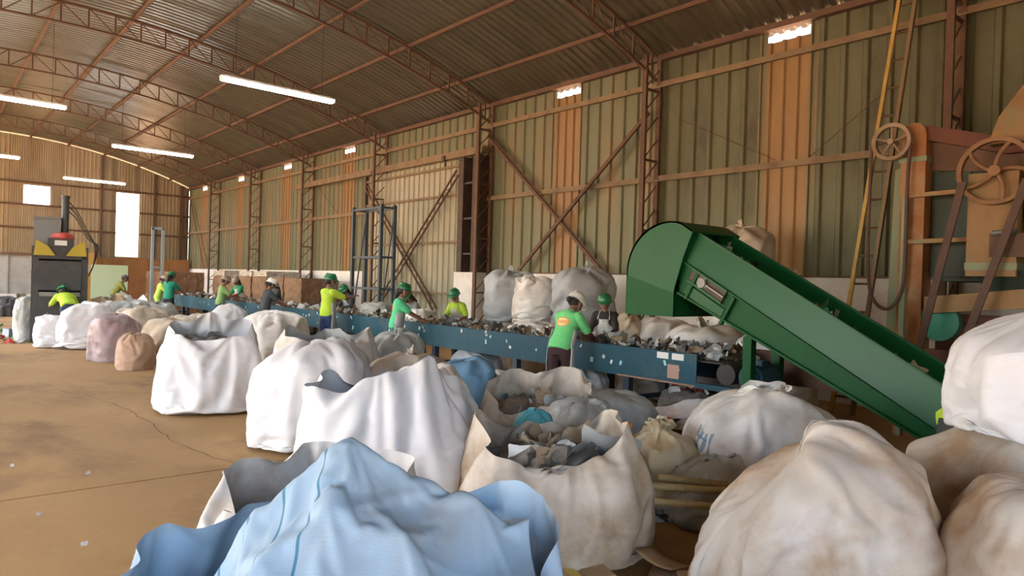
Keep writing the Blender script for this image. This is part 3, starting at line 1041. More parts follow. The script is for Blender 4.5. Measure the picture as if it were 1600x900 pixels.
sim_sack('bulk_sack', 'wide open beige sack full of grey film, beside the bamboo poles', (3.22, 3.32), 1.04, .98, 0.64, YV, c_beige, 'open', n=2.7, seed=53, nu=104, k=40, slack=1.08,
     pins=((165, .86, .95), (100, .70, .85), (35, .86, .80), (-25, .84, .80), (-75, .62, .72), (-135, .66, .88)),
     waste=(60, [scrap[1], scrap[1], scrap[2], scrap[3], scrap[1], scrap[0], scrap[2]], 'grey film scraps filling the wide beige sack', .27))
sim_sack('bulk_sack', 'dirty white sack with gathered top and faded blue print below the green conveyor', (5.25, 3.0), 1.16, 1.05, 0.84, YV, c_white_p, 'tied', seed=59, n=3.0, nu=104, k=44, extra=.62)
sim_sack('bulk_sack', 'huge rose-beige sack with a sagging shoulder and a long seam', (3.30, 1.62), .92, .84, .98, R(-48), c_pinkbeige, 'closed', seed=66, n=5.0, lumps=.7, nu=112, k=42, slack=1.13, extra=.22,
     rim=((R(180), -.40, 1.1), (R(10), .12, .8)))
sim_sack('bulk_sack', 'rose-beige crumpled sack pressed against the huge rose-beige one', (3.52, 0.66), 0.76, .80, .96, R(-55), c_pinkbeige2, 'tied', seed=71, n=3.2, nu=100, k=42, slack=1.12, extra=.5)
sim_sack('bulk_sack', 'rose-beige sack with a brown hollow under the clean white sack', (4.35, 1.05), 0.85, .85, .98, R(-10), c_pinkbeige2, 'closed', seed=79, n=3.0, nu=72, k=30, slack=1.1, extra=.15)
sim_sack('bulk_sack', 'clean white sack heaped on top of the rose-beige sacks', (4.42, 0.92), 0.90, 0.75, 0.58, R(-50), c_white, 'closed', seed=77, n=2.6, nu=84, k=30, slack=1.1, extra=.15, z=1.02, rim=((R(180), -.12, .8),))
sim_sack('bulk_sack', 'off-white open sack just behind the pale blue sack', (1.48, 3.15), 0.90, 0.80, 0.58, R(-44), c_white_d, 'open', n=3.4, seed=83, nu=92, k=34,
     pins=((165, .76, .98), (105, .84, .9), (50, .80, .95), (-30, .72, .95), (-110, .70, .95)))
# far-side sacks by the whitewashed wall
FS = 'sacks between conveyor and wall'
for lab, loc, w, d, h, m, tp, sd, zz in (
        ('tall grey sack leaning by the sliding door jamb', (9.05, 10.80), .82, .78, .95, c_grey, 'tied', 101, .92),
        ('dull white sack between two grey sacks at the wall', (9.0, 9.98), .66, .70, .93, c_white_d, 'closed', 102, .90),
        ('broad blue-grey sack behind the worker in the white helmet', (9.5, 9.15), 1.05, .9, 1.08, c_grey, 'tied', 103, .88),
        ('soiled sack under the tall grey sack', (9.05, 10.80), .85, .8, .90, c_white_d, 'closed', 113, 0),
        ('soiled sack under the dull white sack', (9.0, 9.95), .70, .75, .88, c_beige, 'closed', 114, 0),
        ('soiled sack under the broad blue-grey sack', (9.55, 9.10), 1.05, .95, .86, c_white_d, 'closed', 115, 0),
        ('upright brown paper sack beside the woman in the white apron', (8.42, 7.10), .32, .30, 1.22, c_tan, 'closed', 104, 0),
        ('low white sack under the green chute, behind the belt', (8.85, 6.80), .78, .75, 1.24, c_white_d, 'closed', 105, 0),
        ('white sack with a tied ear under the green conveyor', (8.55, 5.85), .85, .85, 1.12, c_white_d, 'tied', 106, 0),
        ('white round sack behind the green conveyor leg', (8.60, 4.90), .85, .8, 1.16, c_white, 'closed', 107, 0),
        ('dirty sack beneath the topmost sack at the wall', (10.05, 6.25), 1.0, .90, 1.72, c_white_d, 'closed', 108, 0),
        ('dull sack standing at the foot of the ladder', (9.55, 5.05), .6, .6, 1.75, c_beige, 'tied', 109, 0),
        ('topmost dull white sack rising behind the green conveyor', (10.05, 6.25), .95, .8, .92, c_beige, 'tied', 121, 1.74),
        ('grey-white sack under the sorting belt by the blue legs', (7.38, 9.65), .62, 1.0, .50, c_grey, 'closed', 110, 0),
        ('white sack with red scraps under the near end of the sorting belt', (7.38, 5.15), .62, .9, .46, c_white_d, 'open', 111, 0),
        ('pale sack lying under the middle of the sorting belt', (7.38, 7.25), .62, 1.0, .50, c_white_d, 'closed', 112, 0)):
    ex = {'tied': .55, 'closed': .08, 'open': .2}[tp]
    sim_sack('sack', lab, loc, w, d, h, 0 if 110 <= sd <= 112 else R(sd * 37 % 40 - 20), m, tp, group=FS, seed=sd, nu=56, k=26, n=2.8, z=zz, extra=ex if h < 1.5 else .25,
             waste=(16, [scrap[5], scrap[5], scrap[0]], 'red and white scraps in the sack under the belt end', .16) if sd == 111 else None)
# sacks along the far floor edge
FF = 'sacks along the far floor edge'
for lab, loc, w, d, h, m, tp, sd in (
        ('white sack with a brown torn flank before the far workers', (5.45, 13.75), 1.05, .95, .95, c_white_d, 'closed', 131),
        ('white sack beside the mauve bundle, in front of the baler', (2.88, 17.9), .95, .85, .96, c_white, 'closed', 132),
        ('small white sack leaning on the baler foot', (2.25, 18.35), .52, .55, .70, c_white, 'tied', 133),
        ('mauve film bundle beside the peach sack', (2.95, 15.3), .75, .75, .82, c_pink, 'closed', 134),
        ('small peach sack on the floor by the mauve bundle', (2.98, 13.75), .50, .50, .55, c_peach, 'closed', 135),
        ('greyish beige sack behind the mauve bundle', (3.65, 16.5), .85, .85, .90, c_beige, 'closed', 136),
        ('brown-topped beige sack behind the peach sack', (3.70, 14.5), .85, .85, .80, c_tan, 'tied', 137),
        ('wide beige sack behind the lone white sack', (4.45, 15.6), 1.1, .95, .80, c_beige, 'closed', 138),
        ('grey film sack in the far row of sacks', (4.0, 19.4), 1.0, .85, .92, c_film, 'closed', 139),
        ('pale grey sack at the far sorting place', (4.9, 20.6), 1.0, .95, .84, c_film, 'tied', 140),
        ('slim grey sack standing upright left of the baler', (1.98, 20.1), .42, .40, .98, c_film, 'closed', 141),
        ('dark sack on the floor beside the grey container', (2.45, 30.6), .7, .65, .66, c_dark, 'closed', 142),
        ('white sack at the foot of the far workers', (6.15, 18.5), .9, .85, .85, c_white, 'closed', 143),
        ('white film sack before the worker in yellow-green at the belt', (5.75, 15.2), .85, .8, .82, c_white_d, 'closed', 144)):
    sim_sack('sack', lab, loc, w, d, h, R(sd * 37 % 60 - 30), m, tp, group=FF, seed=sd, nu=56, k=24, n=2.8, extra=.5 if tp == 'tied' else .08)

# --- the pale blue sack in the foreground: open mouth, a striped liner flap pulled up to a peak
fg = thing('bulk_sack', 'pale blue striped sack with its flap pulled up to a peak', 'sack', (1.04, 2.02, 0), YV, 'woven waste sacks')
fgb = sim_sack('sack_body', None, (0, 0), 1.28, .92, .66, 0, c_blue, 'open', n=3.0, seed=91, nu=120, k=44, slack=1.06,
     pins=((165, .84, .98), (120, .86, .95), (80, .90, .9), (40, 1.0, .95), (5, .93, 1.0), (-40, .86, .98), (-100, .80, .98), (-150, .78, 1.0)), parent=fg)
def flap():
    nx, ny = 92, 74
    X, Y = np.meshgrid(np.linspace(-.52, .62, nx), np.linspace(-.60, .42, ny))
    P_ = np.stack([X.ravel(), Y.ravel(), np.zeros(X.size)], 1)
    r_ = np.sqrt(((P_[:, 0] - .0) / .5) ** 2 + ((P_[:, 1] - .05) / .45) ** 2)
    P_[:, 2] = .80 + .42 * np.clip(1 - r_, 0, 1) + .012 * noise3(P_ * 7, 4)
    a = MB()
    a.grid(P_.tolist(), nx, ny)
    me = a.mesh('liner_flap', c_blue_s, smooth=True, fix=False)
    with_uv(me, np.stack([P_[:, 0] + .50 + np.where(P_[:, 0] > .06, 50, 0), P_[:, 1], P_[:, 2]], 1))
    held = []
    def near(x, y): return int(np.argmin((P_[:, 0] - x) ** 2 + (P_[:, 1] - y) ** 2))
    for x, y, dx, dy, z_ in ((0, .05, 0, 0, 1.21), (.03, .04, 0, 0, 1.195), (-.04, .03, 0, 0, 1.19), (0, .0, 0, 0, 1.185), (-.16, .0, 0, 0, 1.085), (-.30, -.02, .02, 0, .985), (.14, .06, 0, 0, 1.125), (.27, .08, 0, 0, 1.055),
                             (.42, .06, 0, 0, 1.02), (0, -.22, 0, 0, 1.07), (.22, -.22, 0, 0, 1.0), (-.16, -.30, 0, 0, .95), (-.52, -.25, .12, .0, .74), (-.52, .25, .16, 0, .74), (-.38, -.45, .02, .02, .79),
                             (0, -.47, 0, .0, .90), (.35, -.45, 0, 0, .90), (.62, -.45, -.03, 0, .88), (-.25, -.60, 0, .06, .72), (.2, -.60, 0, .06, .70), (.62, .1, -.03, 0, .95), (.30, .42, 0, -.06, .90), (-.05, .42, 0, -.05, .88)):
        k_ = near(x, y)
        held.append((k_, (P_[k_, 0] + dx, P_[k_, 1] + dy, z_)))
    co = np.array(P_)
    # blend the sheet towards its held points so that the cloth starts untangled
    wsum = np.zeros(len(P_)); off = np.zeros_like(P_)
    for k_, t_ in held:
        w_ = 1 / (((P_[:, 0] - P_[k_, 0]) ** 2 + (P_[:, 1] - P_[k_, 1]) ** 2) + 1e-5) ** 1.3
        wsum += w_; off += w_[:, None] * (np.array(t_) - P_[k_])
    co += off / wsum[:, None]
    me.vertices.foreach_set('co', co.ravel())
    me.update()
    return me, [k_ for k_, _ in held]
fme, fheld = flap()
fcl = link('liner_flap', fme, loc=(0, 50, 0))
vg = fcl.vertex_groups.new(name='held')
vg.add(fheld, 1.0, 'REPLACE')
fcm = fcl.modifiers.new('cloth', 'CLOTH')
fcm.settings.quality = 4
fcm.settings.mass = .25
fcm.settings.tension_stiffness = fcm.settings.compression_stiffness = 20
fcm.settings.bending_stiffness = .3
fcm.settings.effector_weights.gravity = .35
fcm.settings.shrink_min = -.03
fcm.settings.air_damping = 4
fcm.settings.vertex_group_mass = 'held'
SIM.append((fcl, None, (0, 0, 0), 0, None, 'sheet', 0, 0, 0, 0))
run_sims()
fcl.parent = fg
fcl.modifiers.new('thickness', 'SOLIDIFY').thickness = .005

# --- loose waste and oddments between the sacks
sack('film_bundle', 'grey-blue plastic sheet bundle in front of the belt legs', (5.25, 4.62), .78, .6, .66, R(-30), c_film, 'closed', cat='bundle', group='loose film bundles', seed=151, nu=72, nt=36)
sack('film_bundle', 'orange plastic bundle between the open beige sack and the film', (4.28, 3.72), .34, .3, .56, R(10), mat('orange_film', (0.80, 0.24, 0.04), 0.4), 'tied', cat='bundle', group='loose film bundles', seed=152, nu=56, nt=30, neck=.4)
sack('film_bundle', 'straw-coloured clear film bundle with a yellow label', (4.45, 3.42), .52, .45, .62, R(-10), c_straw, 'tied', cat='bundle', group='loose film bundles', seed=153, nu=72, nt=36, neck=.3, wr=1.4)
sack('film_bundle', 'clear crumpled film bundle beside the bamboo poles', (4.55, 2.95), .70, .55, .46, R(-25), c_film, 'closed', cat='bundle', group='loose film bundles', seed=154, nu=80, nt=40, wr=1.6)
sack('film_bundle', 'turquoise and white wrapper bundle behind the wide beige sack', (3.74, 4.10), .30, .28, .70, 0, mat('turquoise_wrapper', (.10, .42, .50), .4), 'closed', cat='bundle', group='loose film bundles', seed=155, nu=56, nt=30, wr=1.5)
sack('film_bundle', 'grey wrapper bundle wedged beside the stained beige sack', (4.35, 4.15), .7, .5, .70, R(20), c_film, 'closed', cat='bundle', group='loose film bundles', seed=156, nu=72, nt=36, wr=1.6)
heap('loose_waste', 'trodden plastic and paper scraps under the green conveyor', (5.0, 3.7, 0.02), (1.1, 0.75), .10, 150, [scrap[1], scrap[2], scrap[3], scrap[8], scrap[0]], .17, 61)
heap('loose_waste', 'trodden scraps and dust under the sorting belt', (7.3, 6.0, 0.02), (.8, 3.2), .08, 220, [scrap[1], scrap[2], scrap[3], scrap[8], scrap[0], scrap[5]], .18, 62)
heap('loose_waste', 'brown crumbled waste between the tan sacks', (3.75, 5.35, 0.02), (.5, .8), .35, 90, [scrap[2], scrap[8], scrap[3], scrap[1]], .18, 63)
heap('loose_waste', 'heaped pale film on the far sorting place', (4.5, 24.5, 0.1), (1.5, 2.2), .75, 170, [scrap[0], scrap[0], scrap[1], scrap[2]], .38, 64)
heap('loose_waste', 'green and red litter on the floor left of the baler', (1.75, 22.5, 0.01), (.7, 3.4), .06, 46, [scrap[6], scrap[5], scrap[0], scrap[1]], .22, 65)
bam = mat('bamboo', (0.46, 0.36, 0.17), 0.5, 0, (0.36, 0.26, 0.11), 5)
for lab, p, q in (('upper bamboo pole lying beside the wide beige sack', (3.62, 3.08, .40), (4.28, 2.55, .36)),
                  ('lower bamboo pole lying beside the wide beige sack', (3.60, 2.98, .33), (4.12, 2.46, .30)),
                  ('short bamboo pole across the clear film bundle', (3.95, 3.05, .40), (4.45, 2.70, .34))):
    a = MB()
    p, q = Vector(p), Vector(q)
    a.tube(p, q, .026, .023, 10)
    for k in (0.2, .5, .8):
        c = p.lerp(q, k); d = (q - p).normalized()
        a.tube(c - d * .008, c + d * .008, .030, n=10)
    tag(a.build('bamboo_pole', bam, smooth=40), lab, 'pole', 'bamboo poles')
card = mat('corrugated_board', (0.42, 0.30, 0.17), 0.85, 0, (0.33, 0.22, 0.12), 5)
rnd = random.Random(9)
clabs = ['curled cardboard flap on the floor beside the huge rose-beige sack', 'flat cardboard sheet half under the huge rose-beige sack', 'rolled cardboard tube piece by the huge rose-beige sack',
         'small torn cardboard square near the huge rose-beige sack']
for k, (x, y, z, s_) in enumerate(((3.28, 2.44, .03, .26), (3.13, 2.22, .03, .24), (3.40, 2.58, .10, .2), (3.35, 2.28, .08, .17))):
    a = MB()
    V = []
    for j in range(5):
        for i in range(6):
            V.append(((i / 5 - .5) * s_ * 1.3, (j / 4 - .5) * s_, .10 * s_ * (i - 2.5) ** 2 * (.2 if k % 2 else .32) * .5))
    a.grid(V, 6, 5)
    me = a.mesh('cardboard_piece', card, smooth=40, fix=False)
    o = link('cardboard_piece', me, loc=(x, y, z))
    o.rotation_euler = (rnd.uniform(-.2, .2), rnd.uniform(-.2, .2), rnd.uniform(0, 3))
    o.modifiers.new('thickness', 'SOLIDIFY').thickness = .008
    tag(o, clabs[k], 'cardboard', 'cardboard scraps')
t = thing('flattened_box', 'flattened cardboard box with a yellow band below the wide beige sack', 'cardboard', (2.93, 2.72, 0), R(-20))
a = MB(); a.box((0, 0, .045), (.24, .17, .09)); a.box((.05, .0, .095), (.16, .16, .01)); a.build('board', card, t, local=True)
a = MB(); a.box((-.09, -.01, .07), (.05, .185, .065)); a.build('yellow_band', scrap[7], t, local=True)
for k, (x, y) in enumerate([(1.13, 6.8), (2.06, 6.2), (0.66, 7.41), (0.83, 5.04), (2.05, 11.41), (0.68, 5.84)]):
    a = MB()
    crumple(a, (0, 0, .009), .04, random.Random(k + 40), 0, .1)
    o = link('paper_scrap', a.mesh('paper_scrap', scrap[0], smooth=120, fix=False), loc=(x, y, 0))
    tag(o, 'tiny pale paper scrap lying on the open dusty floor', 'paper scrap', 'paper scraps on the open floor')
a = MB()
a.box((0, 0, .10), (.42, .30, .18), taper=.9); a.box((0, 0, .20), (.40, .28, .02))
o = a.build('plastic_crate', mat('slate_plastic', (.16, .19, .23), .5))
o.location = (1.88, 21.46, 0)
o.rotation_euler = (0, 0, .4)
tag(o, 'small slate-grey closed crate on the floor near the slim grey sack', 'crate')
def curve(pts, k=6):
    """Catmull-Rom through the points"""
    P_ = [Vector(p) for p in pts]
    P_ = [P_[0] * 2 - P_[1]] + P_ + [P_[-1] * 2 - P_[-2]]
    out = []
    for i in range(1, len(P_) - 2):
        for q in range(k):
            t = q / k
            a, b, c, d = P_[i - 1:i + 3]
            out.append(.5 * ((2 * b) + (c - a) * t + (2 * a - 5 * b + 4 * c - d) * t * t + (3 * b - a - 3 * c + d) * t ** 3))
    out.append(P_[-2])
    return out
# ------------------------------------------------------------------ green inclined conveyor
green = mat('green_paint', (0.005, 0.085, 0.021), 0.50, 0, (0.004, 0.072, 0.018), 2.0, spec=0.22)
green_lt = mat('green_paint_lit', (0.007, 0.10, 0.030), 0.40, 0.0, (0.006, 0.088, 0.026), 2.0, spec=0.30)  # same green lightened: sheen of the upper guard strip put into the colour
rubber = mat('black_belt', (0.035, 0.033, 0.03), 0.7, 0, (0.075, 0.06, 0.045), 4)
XA, XB = 6.80, 7.60
SL = 0.553
def gt(y):                                        # height of the guard's top edge
    return 0.86 + SL * (y - 2.1)
gc = thing('inclined_conveyor', 'green inclined belt conveyor with a curved hood and drop chute', 'conveyor', (7.2, 3.4, 0))
YT, YH = 1.45, 5.02
for x, s_, nm in ((XA, -1, 'side_frame'), (XB, 1, 'side_frame')):
    a = MB()
    a.prism([(YT, gt(YT) - .40), (YH, gt(YH) - .40), (YH, gt(YH) - .82), (YT, max(gt(YT) - .82, .02))], 0, x, x - s_ * .03)
    a.build(nm, green, gc)
    a = MB()
    lip = x - s_ * .05
    def gv(y, xx, dz): return (xx, y, gt(y) + dz)
    x_in = x
    V = [gv(YT, x, -.41), gv(YH, x, -.41), gv(YH, lip, 0), gv(YT, lip, 0), gv(YT, x - s_ * .012, -.41), gv(YH, x - s_ * .012, -.41), gv(YH, lip - s_ * .012, 0), gv(YT, lip - s_ * .012, 0)]
    a.add(V, [(0, 1, 2, 3), (4, 7, 6, 5), (0, 4, 5, 1), (3, 2, 6, 7), (0, 3, 7, 4), (1, 5, 6, 2)])
    g_ = a.build('guard_panel', green_lt, gc)
    a = MB(); a.beam((lip, YT, gt(YT)), (lip, YH, gt(YH)), .03, .018); a.build('guard_lip', green_lt, g_)
    a = MB(); a.beam((x + s_ * .015, YT, gt(YT) - .415), (x + s_ * .015, YH, gt(YH) - .415), .035, .022); a.build('seam_angle', green, g_)
    a = MB(); a.beam((x + s_ * .02, YT, max(gt(YT) - .81, .03)), (x + s_ * .02, YH, gt(YH) - .81), .05, .025); a.build('bottom_flange', green, gc)
    for y in (2.35, 4.35, 4.82):
        c = gt(y) - .62
        a = MB()
        n_ = Vector((0, -math.sin(math.atan(SL)), math.cos(math.atan(SL))))
        p = Vector((x + s_ * .03, y, c))
        a.beam(p - n_ * (.17 if y != 2.35 else .02), p + n_ * (.17 if y != 2.35 else .26), .05, .035)
        a.build('stiffener', green, gc)
dirc = Vector((0, 1, SL)).normalized()
nrm = Vector((0, -dirc.z, dirc.y))
# belt tensioner in its slot near the head
sl = thing_part = link('tensioner', None, gc)
p0 = Vector((XA - .035, 4.62, gt(4.62) - .50))
for off in (-.075, .075):
    a = MB(); a.beam(p0 - dirc * .26 + nrm * off, p0 + dirc * .26 + nrm * off, .035, .025); a.build('guide_rail', green_lt, sl)
a = MB(); a.beam(p0 - dirc * .25 + Vector((.01, 0, 0)), p0 + dirc * .25 + Vector((.01, 0, 0)), .02, .13, up=nrm); a.build('slot_plate', steel_dk, sl)
a = MB(); a.tube(p0 + Vector((-.045, 0, 0)) + dirc * .06, p0 + Vector((.02, 0, 0)) + dirc * .06, .055, n=16); a.box(p0 + dirc * .06, (.05, .11, .11)); a.build('bearing', mat('grey_iron', (.2, .21, .2), .5, .5), sl)
a = MB(); a.tube(p0 - dirc * .26 + Vector((-.02, 0, 0)), p0 + dirc * .1 + Vector((-.02, 0, 0)), .014, n=8); a.build('tension_screw', mat('bright_steel', (.55, .55, .53), .35, .8), sl)
a = MB(); a.beam((XA - .02, 4.9, gt(4.9) - .70), (XA - .02, 4.42, gt(4.42) - .70), .02, .12, up=nrm); a.build('cover_strip', green_lt, gc)
# belt with cleats
a = MB(); a.prism([(YT, gt(YT) - .40), (YH + .2, gt(YH + .2) - .40), (YH + .2, gt(YH + .2) - .44), (YT, gt(YT) - .44)], 0, XA + .04, XB - .04); a.build('belt', rubber, gc)
for k in range(13):
    y = YT + .15 + k * .28
    a = MB(); a.beam((XA + .06, y, gt(y) - .385), (XB - .06, y, gt(y) - .385), .05, .05); a.build('cleat', rubber, gc)
# hood and chute
hood = []
for k in range(13):
    an = R(118 - k * 9.6)
    hood.append((5.13 + .63 * math.cos(an), 1.90 + .60 * math.sin(an)))
prof = [(4.80, gt(4.80) + .02), (4.96, 2.47)] + [(y, z) for y, z in hood if y > 5.0]
a = MB()
th_ = [(y, z) for y, z in prof]
poly_out = th_ + [(5.75, 1.86)]
inner = [(y - (.02 if i > 2 else 0), z - .02) for i, (y, z) in enumerate(poly_out)]
rings = []
for (y, z), (yi, zi) in zip(poly_out, inner):
    rings.append([(XA - .08, y, z), (XB + .08, y, z), (XB + .08, yi, zi), (XA - .08, yi, zi)])
a.loft(rings)
a.build('hood_top', green, gc, smooth=30)
for x, s_ in ((XA - .08, 1), (XB + .08, -1)):
    a = MB(); a.prism(poly_out + [(5.05, 1.66), (4.92, 2.08)], 0, x, x + s_ * .015); a.build('hood_side', green_lt, gc, smooth=30)
    a = MB(); a.prism([(5.04, 1.38), (5.76, 1.38), (5.76, 1.87), (5.04, 1.70)], 0, x + s_ * .002, x + s_ * .02); a.build('chute_side', green, gc)
a = MB(); a.span((XA - .08, 5.745, 1.38), (XB + .08, 5.76, 1.88)); a.build('chute_front', green, gc)
a = MB(); a.span((XA - .08, 5.04, 1.38), (XB + .08, 5.055, 1.66)); a.build('chute_back', green, gc)
for x in (XA + .1, XB - .1):
    a = MB(); a.span((x - .05, 4.10, 0), (x + .05, 4.2, gt(4.15) - .78)); a.box((x, 4.15, .01), (.2, .2, .02)); a.build('support_leg', green, gc)
    a = MB(); a.span((x - .04, 2.3, 0), (x + .04, 2.38, max(gt(2.3) - .78, .15))); a.build('support_leg', green, gc)
a = MB(); a.beam((XA + .1, 4.15, .55), (XB - .1, 4.15, .55), .06, .06); a.build('leg_brace', green, gc)
a = MB(); a.beam((XA + .1, 4.15, .62), (XA + .1, 2.9, .40), .06, .06); a.build('leg_brace', green, gc)
a = MB(); a.tube((XA + .05, 5.12, 2.12), (XB - .05, 5.12, 2.12), .14, n=20); a.build('head_drum', steel_dk, gc, smooth=40)
a = MB(); a.tube((XA + .05, YT + .05, .30), (XB - .05, YT + .05, .30), .12, n=20); a.build('tail_drum', steel_dk, gc, smooth=40)
# waste riding up the belt
rnd = random.Random(5)
a = MB()
for k in range(190):
    y = rnd.uniform(1.7, 4.7)
    if 3.6 < y < 4.35: continue
    crumple(a, (rnd.uniform(XA + .12, XB - .12), y, gt(y) - .36 + rnd.uniform(.0, .22 if y < 3.4 else .30)), rnd.uniform(.07, .18), rnd, rnd.randrange(5))
o = a.build('loose_waste', [scrap[0], scrap[1], scrap[2], scrap[3], scrap[6]], smooth=120, fix=False)
tag(o, 'paper and film scraps riding up the green conveyor belt', 'waste', kind='stuff')

# ------------------------------------------------------------------ blue sorting conveyor
blue = mat('blue_paint', (0.020, 0.080, 0.115), 0.55, 0, (0.016, 0.065, 0.090), 2.0, spec=0.25, dirt=(0.10, 0.13, 0.13), dscale=1.6, dlo=0.55, dhi=0.8)
blue_dk = mat('dark_blue_paint', (0.018, 0.035, 0.06), 0.5, 0, (0.03, 0.035, 0.04), 3)
CX0, CX1, CY0, CY1 = 6.90, 7.85, 4.82, 27.0
bc = thing('sorting_conveyor', 'long blue sorting belt with scraps of paper stuck along its side', 'conveyor', (7.4, 16, 0))
SEG = 2.2
y = CY0
k = 0
while y < CY1 - .1:
    y2 = min(y + SEG, CY1)
    for x, s_ in ((CX0, 1), (CX1, -1)):
        a = MB()
        a.prism([(x, .58), (x + s_ * .06, .58), (x + s_ * .06, .60), (x + s_ * .012, .60), (x + s_ * .012, .94), (x + s_ * .05, .94), (x + s_ * .05, .955), (x, .955)], 1, y, y2 - .004)
        sp = a.build('side_panel', blue, bc)
        if x == CX0:
            r_ = random.Random(int(y * 100))
            for q in range(7 if y < 14 else 3):
                a = MB()
                py, pz, sz = r_.uniform(y + .1, y2 - .1), r_.uniform(.66, .92), r_.uniform(.025, .06)
                M_ = Matrix.Rotation(r_.uniform(-.6, .6), 3, 'X')
                a.box((CX0 - .004, py, pz), (.004, sz * r_.uniform(.6, 1.1), sz * r_.uniform(.8, 1.7)), 0, M_)
                a.build('stuck_scrap', [scrap[0], scrap[0], mat('scrap_cyan', (.35, .68, .72), .5), mat('scrap_pale', (.5, .55, .55), .5)][r_.randrange(4)], sp)
    a = MB(); a.beam((CX0 + .05, y + 1.1, .64), (CX1 - .05, y + 1.1, .64), .06, .05); a.build('cross_member', blue_dk, bc)
    for x in (CX0 + .10, CX1 - .10):
        a = MB(); a.span((x - .045, y + 1.05, 0), (x + .045, y + 1.15, .60)); a.box((x, y + 1.1, .006), (.16, .16, .012)); a.build('leg', blue_dk, bc)
    a = MB(); a.beam((CX0 + .10, y + 1.1, .28), (CX1 - .10, y + 1.1, .28), .05, .06); a.build('leg_brace', blue_dk, bc)
    y = y2
a = MB(); a.span((CX0 + .06, CY0 - .35, .865), (CX1 - .06, CY1, .88)); a.build('belt', rubber, bc)
a = MB(); a.tube((CX0 + .06, CY0 - .35, .76), (CX1 - .06, CY0 - .35, .76), .12, n=20); a.build('tail_drum', rubber, bc, smooth=40)
a = MB(); a.span((CX1 - .03, 3.1, .62), (CX1 + .02, CY0, 1.0)); a.build('tail_plate', rust, bc)
a = MB(); a.beam((CX0 + .02, CY0 - .75, .60), (CX0 + .02, CY0, .60), .09, .06); a.build('tail_rail', blue, bc)
a = MB(); a.tube((CX0 + .12, CY0 - .62, .74), (CX0 + .5, CY0 - .62, .74), .15, n=20); a.tube((CX0 + .08, CY0 - .62, .74), (CX0 + .12, CY0 - .62, .74), .11, n=20); a.box((CX0 + .3, CY0 - .62, .90), (.14, .14, .08)); a.build('drive_motor', blue, bc, smooth=40)
a = MB(); a.beam((CX0 + .02, CY0 - .02, .585), (CX0 + .02, CY0 + 1.2, .585), .05, .02); a.build('rusty_patch', mat('rust_stain', (.34, .2, .14), .8), bc)
for yy, zz, hh, nm in ((5.08, .90, .05, 0), (5.30, .90, .05, 1), (5.14, .72, .11, 2)):
    a = MB(); a.box((CX0 - .005, yy, zz), (.006, .17, hh * 1.5)); a.build('paint_patch', [scrap[0], scrap[0], mat('bare_rosy_metal', (.45, .28, .22), .7)][nm], bc)
rnd = random.Random(12)
a = MB()
for k in range(1000):
    y = 4.6 + (CY1 - 4.8) * rnd.random() ** 1.3
    crumple(a, (rnd.uniform(CX0 + .12, CX1 - .12), y, .89 + rnd.uniform(.0, .13)), rnd.uniform(.06, .19), rnd, rnd.randrange(8))
o = a.build('loose_waste', [scrap[0], scrap[0], scrap[2], scrap[1], scrap[8], scrap[2], scrap[1], scrap[3]], smooth=120, fix=False)
tag(o, 'mixed paper and plastic being sorted on the blue belt', 'waste', kind='stuff')
sack('film_bundle', 'grey knot of film piled on the belt by the blue rack', (7.5, 13.2), .7, .6, .35, 0, c_film, 'closed', cat='bundle', group='bundles on the sorting belt', seed=161, nu=60, nt=30, z=.88, wr=1.6)
sack('film_bundle', 'white paper bundle on the belt before the woman bending over', (7.45, 11.6), .55, .55, .28, 0, c_white_d, 'closed', cat='bundle', group='bundles on the sorting belt', seed=162, nu=60, nt=30, z=.88, wr=1.6)
sack('film_bundle', 'dirty white flattened bundle on the belt beside the white-helmeted worker', (7.62, 8.35), .5, 1.2, .20, 0, c_white_d, 'closed', cat='bundle', group='bundles on the sorting belt', seed=163, nu=60, nt=30, z=.88, wr=1.4)

# ------------------------------------------------------------------ steel rack in front of the sliding door
rack_m = mat('slate_blue_paint', (0.06, 0.085, 0.11), 0.5, 0.2, (0.09, 0.10, 0.11), 4)
rk = thing('steel_rack', 'tall slate-blue open steel rack before the sliding door', 'rack', (9.5, 17.3, 0))
for x in (9.35, 9.75):
    for y in (16.5, 18.05):
        a = MB(); a.beam((x, y, 0), (x, y, 3.7), .09, .09); a.build('post', rack_m, rk)
for z in (.3, 1.45, 2.3, 3.62):
    for x in (9.35, 9.75):
        a = MB(); a.beam((x, 16.5, z), (x, 18.05, z), .05, .06); a.build('rail', rack_m, rk)
    for y in (16.5, 18.05):
        a = MB(); a.beam((9.35, y, z), (9.75, y, z), .05, .05); a.build('rail', rack_m, rk)
for y in (16.5, 18.05):
    a = MB(); a.beam((9.35, y, .3), (9.75, y, 3.6), .03, .03); a.build('brace', rack_m, rk)
f2 = thing('steel_gantry', 'narrow pale blue steel gantry frame standing at the far sorting place', 'frame', (6.75, 28.4, 0))
gm = mat('pale_blue_steel', (.28, .36, .40), .5, .2)
for x in (6.6, 6.95):
    a = MB(); a.beam((x, 28.4, 0), (x, 28.4, 3.35), .09, .09); a.build('post', gm, f2)
a = MB(); a.beam((6.55, 28.4, 3.33), (7.0, 28.4, 3.33), .09, .09); a.build('crossbar', gm, f2)
a = MB(); a.beam((6.55, 28.4, 1.9), (7.0, 28.4, 1.9), .06, .06); a.build('crossbar', gm, f2)

